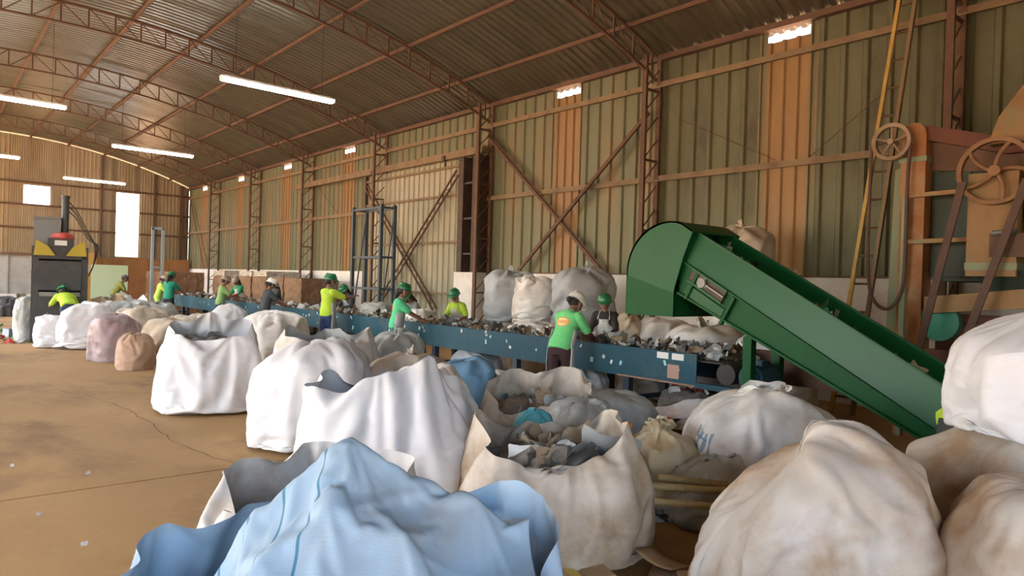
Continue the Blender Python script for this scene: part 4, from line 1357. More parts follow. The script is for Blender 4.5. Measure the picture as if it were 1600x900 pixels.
# ------------------------------------------------------------------ old orange grading machine by the wall
orange = mat('worn_orange_paint', (0.38, 0.15, 0.042), 0.6, 0, (0.28, 0.11, 0.036), 2.5, dirt=(0.40, 0.28, 0.16), dscale=2, dlo=.5, dhi=.75)
tanp = mat('worn_ochre_paint', (0.34, 0.20, 0.085), 0.65, 0, (0.27, 0.15, 0.065), 3, dirt=(0.22, 0.22, 0.12), dscale=2.4, dlo=.55, dhi=.75)
mint = mat('faded_mint_paint', (0.22, 0.31, 0.20), 0.6, 0, (0.27, 0.27, 0.16), 3)
dkgreen = mat('dark_green_panel', (0.025, 0.055, 0.042), 0.6, 0, (0.045, 0.045, 0.03), 2)
redbr = mat('red_brown_wood', (0.16, 0.058, 0.035), 0.7, 0, (0.11, 0.045, 0.03), 3)
teal = mat('teal_paint', (0.05, 0.30, 0.21), 0.5)
strap = mat('old_drive_belt', (0.12, 0.065, 0.045), 0.7, 0, (0.085, 0.05, 0.04), 5)
mc = thing('grading_machine', 'old orange and green machine with spoked flywheels and drive belts', 'machine', (9.6, 2.6, 0))
def P(nm, m, fn, smooth=False, parent=None):
    a = MB(); fn(a); return a.build(nm, m, parent or mc, smooth)
leg_poly = [(3.30, 0.0), (3.58, 0.0), (3.58, 3.50)] + [(3.44 + .14 * math.cos(R(an)), 3.66 + .16 * math.sin(R(an))) for an in range(0, 181, 30)] + [(3.30, 3.5)]
P('elevator_leg', orange, lambda a: a.prism(leg_poly, 0, 9.25, 9.55))
P('leg_band', mint, lambda a: a.span((9.235, 3.285, 3.34), (9.56, 3.60, 3.40)))
P('spout', mint, lambda a: a.prism([(3.58, 3.36), (3.74, 3.30), (3.80, 0.9), (3.62, 0.9), (3.60, 3.1)], 0, 9.5, 9.62))
P('guard_post', mint, lambda a: a.span((9.17, 3.46, 0), (9.22, 3.52, 2.95)))
for z in (2.92, 2.36):
    P('guard_rail', tanp, lambda a: (a.beam((9.19, 3.50, z), (9.19, 2.55, z + .02), .05, .05), a.beam((9.19, 3.50, z), (9.42, 3.50, z), .05, .05)))
P('top_beam', redbr, lambda a: a.prism([(3.32, 3.78), (2.50, 3.52), (1.2, 3.48), (1.2, 3.30), (2.50, 3.34), (3.32, 3.60)], 0, 9.3, 9.5))
P('fascia', rust_red, lambda a: a.prism([(3.30, 3.58), (1.3, 3.32), (1.3, 3.0), (3.30, 3.24)], 0, 9.40, 9.46))
for k in range(3):
    y1 = 3.29 - k * .42
    P('screen_panel', dkgreen, lambda a: a.span((9.45, y1 - .41, 1.95), (9.52, y1, 3.22)))
P('screen_box', dkgreen, lambda a: a.span((9.53, 1.3, 1.9), (10.45, 3.28, 3.2)))
P('ochre_column', tanp, lambda a: a.span((9.05, 2.30, 1.95), (9.40, 2.78, 3.10)))
P('mint_band', mint, lambda a: a.span((9.04, 2.29, 2.02), (9.41, 2.79, 2.10)))
P('red_plate', rust_red, lambda a: a.span((9.03, 2.05, 2.16), (9.05, 2.55, 2.42)))
P('hopper', dkgreen, lambda a: a.loft([[(9.1, 2.75, 2.02), (9.1, 1.9, 2.02), (9.9, 1.9, 2.02), (9.9, 2.75, 2.02)], [(9.3, 2.55, 1.68), (9.3, 2.15, 1.68), (9.7, 2.15, 1.68), (9.7, 2.55, 1.68)]]))
P('upper_hopper', tanp, lambda a: a.loft([[(9.1, 2.62, 3.42), (9.1, 1.6, 3.42), (9.8, 1.6, 3.42), (9.8, 2.62, 3.42)], [(9.1, 2.52, 3.72), (9.1, 1.6, 3.72), (9.8, 1.6, 3.72), (9.8, 2.52, 3.72)], [(9.1, 2.15, 4.25), (9.1, 1.5, 4.25), (9.8, 1.5, 4.25), (9.8, 2.15, 4.25)]]))
P('green_housing', mint, lambda a: (a.span((9.2, 1.55, 2.5), (9.9, 2.28, 2.95)), a.span((9.18, 1.55, 2.72), (9.2, 2.28, 2.74))))
P('lower_beam', tanp, lambda a: a.prism([(3.25, 1.70), (1.4, 1.92), (1.4, 1.70), (3.25, 1.50)], 0, 9.2, 9.32))
P('back_post', redbr, lambda a: a.span((10.3, 1.5, 0), (10.4, 1.6, 3.3)))
P('front_post', rust, lambda a: a.span((9.2, 1.75, 0), (9.28, 1.84, 1.8)))
P('sill_beam', redbr, lambda a: a.span((9.2, 1.4, .95), (9.34, 3.28, 1.08)))
P('lower_screen', redbr, lambda a: a.span((9.7, 1.4, .1), (9.76, 3.28, 1.5)))
P('shaft_cover', teal, lambda a: a.tube((9.3, 3.12, 1.40), (9.42, 3.12, 1.40), .22, n=24), 40)
P('bearing_box', mat('grey_iron', (.2, .21, .2), .5, .5), lambda a: a.box((9.35, 2.35, 1.2), (.12, .12, .22)))
P('short_shaft', mat('grey_iron', (.2, .21, .2), .5, .5), lambda a: a.tube((9.03, 2.52, 2.42), (9.03, 2.30, 2.44), .035, n=10))
P('white_tag', scrap[0], lambda a: a.span((9.17, 2.02, 1.36), (9.18, 2.28, 1.55)))
P('ring_bolt', strap, lambda a: a.path([(9.6, 2.9 + .25 * math.cos(t), 1.28 + .12 * math.sin(t)) for t in np.linspace(0, 6.28, 20)[:-1]], .02, 6, closed=True), 40)
def wheel(c, r, spokes, nm, m, curved=True):
    w_ = link(nm, None, mc)
    a = MB()
    rings = []
    for k in range(41):
        t = 2 * math.pi * k / 40
        for_ = []
        for dr, dx in ((-.045, -.035), (0, -.045), (0, .045), (-.045, .035)):
            for_.append((c[0] + dx, c[1] + (r + dr) * math.cos(t), c[2] + (r + dr) * math.sin(t)))
        rings.append(for_)
    a.loft(rings, cap=False)
    a.build('rim', m, w_, 40)
    a = MB(); a.tube((c[0] - .06, c[1], c[2]), (c[0] + .12, c[1], c[2]), r * .16, n=16); a.build('hub', m, w_, 40)
    for k in range(spokes):
        t = 2 * math.pi * k / spokes + .3
        pts = []
        for q in np.linspace(.12, .93, 7):
            tt = t + (q - .12) * (.55 if curved else 0)
            pts.append((c[0] - .01, c[1] + r * q * math.cos(tt), c[2] + r * q * math.sin(tt)))
        a = MB(); a.path(pts, r * .062, 8); a.build('spoke', m, w_, 40)
    return w_
wheel((8.98, 2.50, 3.10), .37, 5, 'flywheel', mat('ochre_cast_iron', (.30, .165, .08), .6, .2, (.22, .11, .06), 6))
wheel((9.17, 3.66, 3.60), .23, 5, 'pulley_wheel', mat('dusty_cast_iron', (.33, .25, .17), .6, .2, (.25, .16, .1), 6), False)
for p, q in (((8.93, 2.80, 3.00), (8.93, 3.22, .95)), ((8.93, 2.20, 2.98), (8.93, 2.80, .95))):
    P('drive_belt', strap, lambda a: a.beam(p, q, .03, .10, up=(1, 0, 0)) if False else a.beam(p, q, .08, .03, up=(1, 0, 0)))
pts = [(9.15, 3.89, 3.60), (9.15, 3.90, 3.0), (9.15, 3.90, 2.3), (9.15, 3.88, 1.9), (9.15, 3.83, 1.68), (9.15, 3.72, 1.55), (9.15, 3.60, 1.56), (9.15, 3.50, 1.72), (9.15, 3.46, 2.0), (9.15, 3.46, 3.0), (9.15, 3.44, 3.55)]
P('slack_belt', strap, lambda a: a.path(curve(pts), .022, 8), 60)
# ladder
yel = mat('yellow_ladder_paint', (0.55, 0.38, 0.09), 0.55, 0, (0.42, 0.28, 0.1), 4)
ld = thing('ladder', 'long ladder with one yellow rail leaning on the wall beside the old machine', 'ladder', (10.2, 4.5, 0))
A0, A1 = Vector((10.05, 4.72, 0)), Vector((10.78, 4.25, 6.1))
B0, B1 = Vector((10.05, 4.42, 0)), Vector((10.78, 4.03, 6.1))
P('rail', yel, lambda a: a.beam(A0, A1, .06, .05), parent=ld)
P('rail', tan_steel, lambda a: a.beam(B0, B1, .06, .05), parent=ld)
for k in range(15):
    t = .04 + k * .066
    P('rung', rust, lambda a: a.tube(A0.lerp(A1, t), B0.lerp(B1, t), .017, n=8), parent=ld)

# ------------------------------------------------------------------ baler at the far left
bl = thing('baling_press', 'dark upright baling press with yellow gussets and a tall ram cylinder', 'press', (2.62, 19.9, 0), R(-8))
bl.scale = (.88, .88, .98)
bdk = mat('baler_dark_paint', (0.045, 0.05, 0.055), 0.45, 0.2, (0.07, 0.07, 0.07), 3)
byel = mat('baler_yellow', (0.42, 0.33, 0.03), 0.5)
bred = mat('baler_red', (0.42, 0.05, 0.03), 0.5)
def Q(nm, m, fn, smooth=False):
    a = MB(); fn(a); return a.build(nm, m, bl, smooth, local=True)
for x in (-.56, .56):
    Q('side_post', bdk, lambda a: a.span((x - .08, -.4, 0), (x + .08, .4, 2.3)))
Q('chamber_door', bdk, lambda a: (a.span((-.48, -.44, 1.25), (.48, -.38, 1.95)), a.span((-.5, -.46, 1.58), (.5, -.43, 1.64))))
Q('lower_door', bdk, lambda a: (a.span((-.48, -.44, .1), (.48, -.38, 1.1)), a.span((-.5, -.47, .5), (.5, -.43, .56))))
Q('back_plate', bdk, lambda a: a.span((-.5, .34, 0), (.5, .4, 2.2)))
Q('floor_plate', bdk, lambda a: a.span((-.6, -.45, 0), (.6, .45, .1)))
Q('head_beam', bdk, lambda a: (a.span((-.62, -.4, 2.0), (.62, .4, 2.08)), a.span((-.3, -.3, 2.08), (.3, .3, 2.5))))
for s_ in (-1, 1):
    Q('gusset', byel, lambda a: a.prism([(s_ * .6, 2.08), (s_ * .12, 2.08), (s_ * .28, 2.30), (s_ * .55, 2.45)], 1, -.42, -.38))
Q('red_collar', bred, lambda a: a.lathe([(.30, 2.48), (.32, 2.52), (.26, 2.62), (.14, 2.66)], 20), 40)
Q('name_plate', scrap[0], lambda a: a.span((-.14, -.33, 2.33), (.14, -.31, 2.45)))
Q('ram_cylinder', bdk, lambda a: (a.tube((.08, 0, 2.5), (.08, 0, 3.5), .09, n=16), a.tube((.08, 0, 3.5), (.08, 0, 3.56), .11, n=16)), 40)
Q('oil_tank', mat('tank_grey', (.16, .18, .19), .35, .3), lambda a: (a.span((-.62, -.2, 2.2), (-.02, .3, 3.0)), a.span((-.64, -.22, 2.98), (0, .32, 3.01))))
for k in range(3):
    Q('hose', rubber, lambda a: a.path(curve([(.12, .02, 3.45 - k * .12), (.35, .05, 3.2 - k * .1), (.62, .1, 2.7 - k * .08), (.80 + k * .04, .1, 2.35), (.78, .1, 1.9), (.66, .1, 1.6)]), .016, 6), 60)
for x in (-.66, .66):
    for z in (.9, 1.8):
        Q('latch', scrap[1], lambda a: a.box((x, -.4, z), (.05, .08, .16)))
Q('pressed_waste', scrap[1], lambda a: a.span((-.47, -.36, .12), (.47, .33, 1.2)))

# ------------------------------------------------------------------ far background: bales, boards, container
balem = mat('pressed_brown_board', (0.26, 0.155, 0.085), 0.9, 0, (0.16, 0.09, 0.05), 6, bump=.6, bscale=25)
balew = mat('pressed_white_paper', (0.62, 0.56, 0.48), 0.9, 0, (0.40, 0.32, 0.24), 7, bump=.6, bscale=25)
def bale(c, s_, m, lab, rz=0.0):
    t = thing('paper_bale', lab, 'bale', (c[0], c[1], c[2]), rz, 'pressed bales along the wall')
    r_ = random.Random(int(c[0] * 91 + c[1] * 17 + c[2] * 5))
    a = MB()
    nx_, nz_ = 9, 7
    ring = []
    for z in np.linspace(0, s_[2], nz_):
        pts = []
        for (x0, y0), (x1, y1) in zip(((-1, -1), (1, -1), (1, 1), (-1, 1)), ((1, -1), (1, 1), (-1, 1), (-1, -1))):
            for q in range(nx_):
                t_ = q / nx_
                j = r_.uniform(-.02, .02)
                pts.append(((x0 + (x1 - x0) * t_) * (s_[0] / 2 + j), (y0 + (y1 - y0) * t_) * (s_[1] / 2 + j), z))
        ring.append(pts)
    a.loft(ring)
    a.build('block', m, t, local=True)
    for q in (-.3, 0, .3):
        a = MB(); h_ = s_[2]
        a.path([(q * s_[0], -s_[1] / 2 - .012, .0), (q * s_[0], -s_[1] / 2 - .012, h_), (q * s_[0], s_[1] / 2 + .012, h_ + .008), (q * s_[0], s_[1] / 2 + .012, .0)], .006, 5)
        a.build('tie_wire', steel_dk, t, local=True)
for k in range(6):
    yb = 21.6 + k * 1.45
    od = ('first', 'second', 'third', 'fourth', 'fifth', 'sixth')[k]
    bale((9.75, yb, 0), (1.3, 1.35, .85), balem, 'brown pressed bale on the floor, %s of its row from the sliding door' % od)
    bale((9.75, yb, .86), (1.25, 1.3, .80), balem, 'upper brown pressed bale, %s of its row from the sliding door' % od)
    if k in (2, 3, 5):
        bale((9.75, yb, 1.68), (1.2, 1.25, .18), balew, 'thin white paper bale on top of the %s bale from the sliding door' % od)
for k in range(3):
    bale((8.2 + k * .1, 30.5 + k * 1.5, 0), (1.4, 1.35, 1.0), balem, 'brown bale on the floor by the gantry, %s towards the gable' % ('first', 'second', 'third')[k])
    bale((8.2 + k * .1, 30.5 + k * 1.5, 1.0), (1.35, 1.3, .75), balem, 'upper brown bale by the gantry, %s towards the gable' % ('first', 'second', 'third')[k])
wood = mat('brown_board', (0.36, 0.17, 0.06), 0.7, 0, (0.28, 0.12, 0.045), 2)
t = thing('board_partition', 'brown board partition below the tall gable opening', 'partition', (8.3, 39.2, 0))
for k in range(5):
    a = MB(); a.span((5.9 + k * 1.0, 39.15, 0), (6.88 + k * 1.0, 39.22, 2.4 - .05 * (k % 2))); a.build('board', wood, t)
t = thing('cupboard', 'yellow-brown cupboard against the far gable wall', 'cupboard', (6.1, 38.6, 0))
a = MB(); a.span((5.4, 38.3, 0), (6.5, 38.9, 2.55)); a.build('carcass', mat('yellow_wood', (.52, .30, .08), .6), t)
for x in (5.42, 5.96):
    a = MB(); a.span((x, 38.27, .1), (x + .5, 38.3, 2.5)); d_ = a.build('door', mat('yellow_wood', (.52, .30, .08), .6), t)
    a = MB(); a.box((x + .43, 38.25, 1.3), (.03, .03, .14)); a.build('handle', steel_dk, d_)
t = thing('notice_board', 'pale green board standing behind the far sorting place', 'board', (5.9, 32.0, 0))
a = MB(); a.span((5.25, 32.0, .6), (6.55, 32.05, 1.95)); a.build('panel', mat('pale_green_panel', (.50, .66, .45), .5), t)
for x in (5.35, 6.45):
    a = MB(); a.span((x - .03, 32.05, 0), (x + .03, 32.11, 1.9)); a.build('post', steel_dk, t)
t = thing('waste_container', 'grey steel container standing beyond the baling press', 'container', (2.2, 33, 0))
cg = mat('container_grey', (.36, .37, .36), .55, .2, (.28, .27, .25), 2)
a = MB(); a.span((-.6, 32.2, .75), (3.35, 34.2, 2.25)); a.build('tub', cg, t)
for k in range(6):
    a = MB(); a.span((-.5 + k * .75, 32.14, .75), (-.42 + k * .75, 32.2, 2.25)); a.build('rib', cg, t)
a = MB(); a.span((-.65, 32.12, 2.2), (3.4, 34.25, 2.3)); a.build('rim', rust_red, t)
for x in (-.4, 3.1):
    for yy in (32.4, 34.0):
        a = MB(); a.span((x - .08, yy - .08, 0), (x + .08, yy + .08, .76)); a.build('foot', cg, t)
# ------------------------------------------------------------------ people at work
PEND = []
def person(label, loc, face, lean=0.0, shirt=(.2, .6, .2), trousers=(.05, .04, .045), helmet=(.03, .22, .09), hands=((-.16, .42, 1.02), (.16, .42, 1.02)), sleeve='short', sleeve_col=None, apron=None,
           look=(0, -.25), hair='bun', height=1.60, fine=False, logo=False, hold=None, stride=0.06, gloves=None, bend_knee=0.0):
    """a standing worker; local +Y is the way they face; lean tips the trunk forward from the hips"""
    sc = height / 1.64
    t = thing('person', label, 'person', (loc[0], loc[1], 0), face, 'workers at the sorting line')
    vox = .0085 if fine else .0125
    skin = mat('skin', (0.24, 0.115, 0.068), 0.55, 0, (0.20, 0.09, 0.052), 6)
    Lm = Matrix.Translation((0, 0, .93)) @ Matrix.Rotation(-lean, 4, 'X') @ Matrix.Translation((0, 0, -.93))
    def U(p):                                   # upper body point, tipped with the trunk
        return Lm @ Vector(p)
    def ell(c, rx, ry, n=16, M=None):
        c = Vector(c)
        return [(M or Matrix()) @ Vector((c.x + rx * math.cos(2 * math.pi * k / n), c.y + ry * math.sin(2 * math.pi * k / n), c.z)) for k in range(n)]
    def limb(a, p, q, r0_, r1_, n=12):
        p, q = Vector(p), Vector(q)
        d = q - p
        L_ = d.length
        d.normalize()
        x = d.orthogonal().normalized()
        y = d.cross(x)
        rings = []
        prof = [(-r0_ * .95, r0_ * .25), (-r0_ * .7, r0_ * .7), (0, r0_)] + [(L_ * u_, r0_ + (r1_ - r0_) * u_) for u_ in (.33, .66)] + [(L_, r1_), (L_ + r1_ * .7, r1_ * .7), (L_ + r1_ * .95, r1_ * .25)]
        for h_, r_ in prof:
            rings.append([p + d * h_ + (x * math.cos(2 * math.pi * k / n) + y * math.sin(2 * math.pi * k / n)) * r_ for k in range(n)])
        a.loft(rings)
    def ball(a, c, r, s_=(1, 1, 1), M=None, n=16):
        rings = []
        for k in range(1, 10):
            ph = math.pi * k / 10 - math.pi / 2
            rings.append([(M or Matrix()) @ Vector((c[0] + r * s_[0] * math.cos(ph) * math.cos(2 * math.pi * j / n), c[1] + r * s_[1] * math.cos(ph) * math.sin(2 * math.pi * j / n), c[2] + r * s_[2] * math.sin(ph))) for j in range(n)])
        a.loft(rings)
    # head frame
    hm = Lm @ Matrix.Translation((0, .015, 1.44)) @ Matrix.Rotation(look[0], 4, 'Z') @ Matrix.Rotation(look[1] + lean * .35, 4, 'X')
    def Hd(p): return hm @ Vector(p)
    b = MB()
    torso = [(.90, .150, .105, 0), (.97, .158, .110, 0), (1.06, .135, .098, .005), (1.16, .140, .100, .01), (1.27, .160, .108, .01), (1.35, .150, .092, 0), (1.40, .090, .070, -.005)]
    b.loft([ell((0, yy, z), rx, ry, 18, Lm) for z, rx, ry, yy in torso])
    limb(b, U((0, -.005, 1.38)), Hd((0, 0, .02)), .052, .05)
    ball(b, (0, .012, .115), .098, (.80, .98, 1.18), hm)
    ball(b, (0, .045, .055), .060, (.85, .85, .9), hm)
    limb(b, Hd((0, .105, .12)), Hd((0, .118, .088)), .010, .015, 8)
    for s_ in (-1, 1):
        ball(b, (s_ * .079, .0, .105), .022, (.4, .8, 1.3), hm, 8)
    hips, knees, feet = [], [], []
    arms = []
    for i, s_ in enumerate((-1, 1)):
        st_ = stride * (1 if s_ > 0 else -1)
        hip, knee, ank = Vector((s_ * .088, 0, .90)), Vector((s_ * .095, st_ * .6 + .03 + bend_knee, .49)), Vector((s_ * .10, st_, .085))
        limb(b, hip, knee, .082, .056); limb(b, knee, ank, .054, .040)
        limb(b, ank + Vector((0, -.03, -.045)), ank + Vector((0, .14, -.055)), .036, .030)
        hips.append((hip, knee, ank))
        sh = U((s_ * .172, 0, 1.335))
        hd = Vector(hands[i])
        d = hd - sh
        l1, l2 = .27, .245
        L_ = min(d.length, (l1 + l2) * .985)
        d.normalize()
        hd = sh + d * L_
        ca = (l1 * l1 + L_ * L_ - l2 * l2) / (2 * l1 * L_)
        pole = Vector((s_ * .7, -.35, -1.0))
        pole = (pole - d * pole.dot(d)).normalized()
        el = sh + d * l1 * ca + pole * l1 * math.sqrt(max(0, 1 - ca * ca))
        limb(b, sh, el, .048, .038); limb(b, el, hd, .037, .026)
        arms.append((sh, el, hd))
        # hand: palm, four fingers of unequal length, thumb from the side
        f = (hd - el).normalized()
        side = f.cross(Vector((0, 0, 1)))
        side = side.normalized() if side.length > .05 else Vector((1, 0, 0))
        dn = f.cross(side).normalized()
        if dn.z > 0: dn = -dn
        b.loft([[hd + f * h_ + side * (w_ * math.cos(2 * math.pi * k / 12)) + dn * (.015 * math.sin(2 * math.pi * k / 12)) for k in range(12)] for h_, w_ in ((-.01, .024), (.03, .036), (.075, .040), (.09, .036))])
        for q, ln in enumerate((.062, .072, .068, .052)):
            o_ = hd + f * .085 + side * (-.029 + q * .0195)
            m1 = o_ + f * ln * .5 + dn * .010
            m2 = m1 + f * ln * .35 + dn * ln * .35
            limb(b, o_, m1, .0095, .009, 8); limb(b, m1, m2, .009, .0078, 8)
        o_ = hd + f * .025 + side * (.034 * (-s_)) 
        m1 = o_ + f * .035 + side * (.028 * (-s_)) + dn * .008
        limb(b, o_, m1, .012, .011, 8); limb(b, m1, m1 + f * .030 + dn * .008, .0105, .009, 8)
    body = b.build('body', skin, t, True, False, True)
    PEND.append((body, vox, 3))
    # shirt
    sm_ = mat('shirt_%02d%02d%02d' % tuple(int(c * 99) for c in shirt) + ('_print' if logo else ''), shirt, .8, 0, tuple(c * .82 for c in shirt), 9, bump=.25, bscale=18)
    if logo:
        add_print(sm_)
    c_ = MB()
    hem = .86
    rings = [(hem, .168, .128, 0), (.92, .172, .130, 0), (.99, .170, .126, 0), (1.06, .155, .116, .005), (1.16, .158, .118, .01), (1.27, .180, .126, .01), (1.345, .182, .112, 0), (1.38, .135, .092, 0), (1.405, .092, .074, -.005)]
    c_.loft([ell((0, yy, z), rx, ry, 20, Lm) for z, rx, ry, yy in rings])
    for (sh, el, hd), s_ in zip(arms, (-1, 1)):
        q = sh.lerp(el, .78) if sleeve == 'short' else el
        limb(c_, sh + (U((0, 0, 1.3)) - sh) * .12, q, .074, .062 if sleeve == 'short' else .05)
        if sleeve == 'long' and not sleeve_col:
            limb(c_, el, el.lerp(hd, .9), .05, .038)
    so = c_.build('shirt', sm_, t, True, False, True)
    PEND.append((so, vox * 1.25, 3))
    if sleeve_col:
        for (sh, el, hd) in arms:
            c_ = MB(); limb(c_, sh.lerp(el, .55), el, .052, .046); limb(c_, el, el.lerp(hd, .92), .046, .035)
            PEND.append((c_.build('under_sleeve', mat('sleeve_%02d%02d%02d' % tuple(int(q * 99) for q in sleeve_col), sleeve_col, .8), t, True, False, True), vox * 1.1, 2))
    if gloves:
        for (sh, el, hd) in arms:
            f = (hd - el).normalized()
            c_ = MB(); limb(c_, hd - f * .04, hd + f * .07, .034, .040)
            c_.build('glove', mat('glove_%02d%02d%02d' % tuple(int(q * 99) for q in gloves), gloves, .6), t, True, local=True)
    # trousers
    c_ = MB()
    c_.loft([ell((0, 0, z), rx, ry, 20) for z, rx, ry in ((.80, .150, .105), (.88, .165, .118), (.96, .160, .115))])
    for hip, knee, ank in hips:
        limb(c_, hip + Vector((0, 0, -.02)), knee, .094, .070); limb(c_, knee, ank + Vector((0, 0, .03)), .069, .058)
    PEND.append((c_.build('trousers', mat('trousers_%02d%02d%02d' % tuple(int(q * 99) for q in trousers), trousers, .85, 0, tuple(q * .75 for q in trousers), 8), t, True, False, True), vox * 1.3, 3))
    for hip, knee, ank in hips:
        c_ = MB()
        rings = []
        for yy, w_, h_ in ((-.075, .03, .06), (-.05, .042, .085), (.03, .046, .09), (.10, .048, .06), (.165, .040, .045), (.185, .02, .03)):
            rings.append([(ank.x - w_, ank.y + yy, 0), (ank.x + w_, ank.y + yy, 0), (ank.x + w_ * .8, ank.y + yy, h_), (ank.x - w_ * .8, ank.y + yy, h_)])
        c_.loft(rings)
        c_.build('boot', mat('boot_black', (.025, .022, .02), .5), t, 40, local=True)
    # helmet with brim and peak
    hmt = link('helmet', None, t)
    hcol = mat('helmet_%02d%02d%02d' % tuple(int(q * 99) for q in helmet), helmet, .35, coat=.3)
    c_ = MB()
    c_.lathe([(.118, .135), (.120, .150), (.116, .185), (.102, .222), (.075, .247), (.040, .259), (.005, .262)], 24, hm @ Matrix.Scale(1.1, 4, (0, 1, 0)))
    c_.build('shell', hcol, hmt, 40, local=True)
    c_ = MB()
    rings = []
    for k in range(25):
        an = 2 * math.pi * k / 24
        pk = max(0, math.sin(an)) ** 3 * .055
        x_, y_ = math.cos(an), math.sin(an)
        rings.append([Hd((x_ * .114, y_ * .126, .140)), Hd((x_ * (.130 + pk * .3), y_ * (.142 + pk), .130 - pk * .25)), Hd((x_ * (.130 + pk * .3), y_ * (.142 + pk), .135 - pk * .25)), Hd((x_ * .114, y_ * .126, .150))])
    c_.loft(rings, cap=False)
    c_.build('brim', hcol, hmt, 40, local=True)
    c_ = MB(); c_.beam(Hd((0, -.09, .235)), Hd((0, .09, .235)), .03, .05); c_.build('ridge', hcol, hmt, local=True)
    c_ = MB(); c_.path([Hd((-.082, .0, .135)), Hd((-.078, .03, .06)), Hd((-.03, .06, -.002)), Hd((.03, .06, -.002)), Hd((.078, .03, .06)), Hd((.082, .0, .135))], .005, 6)
    c_.build('chin_strap', mat('strap_pale', (.5, .45, .38), .7), hmt, local=True)
    # face
    for s_ in (-1, 1):
        c_ = MB(); ball(c_, (s_ * .030, .094, .122), .0105, (1, .7, .7), hm, 8); e_ = c_.build('eye', mat('eye_white', (.6, .57, .53), .3), t, True, local=True)
        c_ = MB(); ball(c_, (s_ * .030, .1005, .122), .005, (1, .6, 1), hm, 8); c_.build('iris', mat('eye_dark', (.02, .012, .01), .2), e_, True, local=True)
        c_ = MB(); c_.path([Hd((s_ * .015, .104, .139)), Hd((s_ * .03, .104, .143)), Hd((s_ * .046, .094, .138))], .004, 6); c_.build('eyebrow', mat('hair_black', (.018, .012, .01), .6), t, True, local=True)
    c_ = MB(); c_.path([Hd((-.024, .090, .050)), Hd((0, .099, .048)), Hd((.024, .090, .050))], .0065, 6); c_.build('mouth', mat('lip', (.26, .085, .07), .5), t, True, local=True)
    # hair
    hr = mat('hair_black', (.018, .012, .01), .6)
    c_ = MB()
    ball(c_, (0, -.022, .105), .098, (.86, .92, .80), hm)
    if hair == 'bun':
        ball(c_, (0, -.115, .085), .042, (1, 1, 1), hm)
    elif hair == 'long':
        limb(c_, Hd((0, -.085, .08)), Hd((0, -.10, -.10)), .055, .03)
    PEND.append((c_.build('hair', hr, t, True, False, True), .012, 2))
    if apron:
        ap = mat('apron_%02d%02d%02d' % tuple(int(q * 99) for q in apron), apron, .6, 0, tuple(q * .78 for q in apron), 5)
        V = []
        nu_, zs = 17, [1.30, 1.22, 1.12, 1.02, .94, .86, .76, .66, .56, .48]
        for z in zs:
            for k in range(nu_):
                q = (k / (nu_ - 1) - .5) * 2
                wid = .11 if z > 1.2 else (.185 if z > .9 else .205)
                ang = q * (1.0 if z > 1.2 else 1.85)
                rx, ry = (wid / math.sin(1.0) if z > 1.2 else wid + .005), (.142 if z > .85 else .165) 
                p = Vector((rx * math.sin(ang), ry * math.cos(ang) + .008 * math.sin(6 * q + z * 9), z))
                V.append(U(p) if z >= .93 else p + (U((0, 0, .93)) - Vector((0, 0, .93))))
        c_ = MB(); c_.grid(V, nu_, len(zs))
        ao = c_.build('apron', ap, t, True, False, True)
        ao.modifiers.new('thickness', 'SOLIDIFY').thickness = .006
        c_ = MB(); c_.path([U((-.10, .125, 1.30)), U((-.075, .03, 1.42)), U((0, -.075, 1.425)), U((.075, .03, 1.42)), U((.10, .125, 1.30))], .009, 6); c_.build('apron_strap', ap, ao, True, local=True)
    t.scale = (sc, sc, sc)
    return t
def add_print(m):
    """oval emblem printed on the back: yellow ground, orange-red rim and lettering band"""
    nt = m.node_tree
    N, L = nt.nodes, nt.links
    b = N['Principled BSDF']
    src = b.inputs['Base Color'].links[0].from_socket
    tc = N.new('ShaderNodeTexCoord')
    sp = N.new('ShaderNodeSeparateXYZ')
    L.new(tc.outputs['Object'], sp.inputs[0])
    def mth(op, a, bb=None):
        q = N.new('ShaderNodeMath'); q.operation = op
        for i, v in enumerate((a, bb)):
            if v is None: continue
            if isinstance(v, (int, float)): q.inputs[i].default_value = v
            else: L.new(v, q.inputs[i])
        return q.outputs[0]
    dx = mth('DIVIDE', sp.outputs[0], .105)
    dz = mth('DIVIDE', mth('SUBTRACT', sp.outputs[2], 1.235), .062)
    r2 = mth('ADD', mth('MULTIPLY', dx, dx), mth('MULTIPLY', dz, dz))
    back = mth('LESS_THAN', sp.outputs[1], mth('ADD', mth('MULTIPLY', sp.outputs[2], .55), -.62))
    inside = mth('MULTIPLY', mth('LESS_THAN', r2, 1.0), back)
    ringf = mth('MULTIPLY', mth('GREATER_THAN', r2, .66), inside)
    wv = N.new('ShaderNodeTexWave'); wv.inputs['Scale'].default_value = 22
    wv.inputs['Distortion'].default_value = 3
    L.new(tc.outputs['Object'], wv.inputs['Vector'])
    band = mth('MULTIPLY', mth('MULTIPLY', mth('LESS_THAN', mth('ABSOLUTE', dz), .34), mth('GREATER_THAN', wv.outputs['Fac'], .35)), mth('MULTIPLY', inside, mth('LESS_THAN', r2, .6)))
    prev = src
    for fac, col in ((inside, (.80, .72, .30)), (ringf, (.80, .28, .10)), (band, (.78, .22, .08))):
        mx = N.new('ShaderNodeMix'); mx.data_type = 'RGBA'
        L.new(fac, mx.inputs[0]); L.new(prev, mx.inputs[6]); mx.inputs[7].default_value = (*col, 1)
        prev = mx.outputs[2]
    L.new(prev, b.inputs['Base Color'])
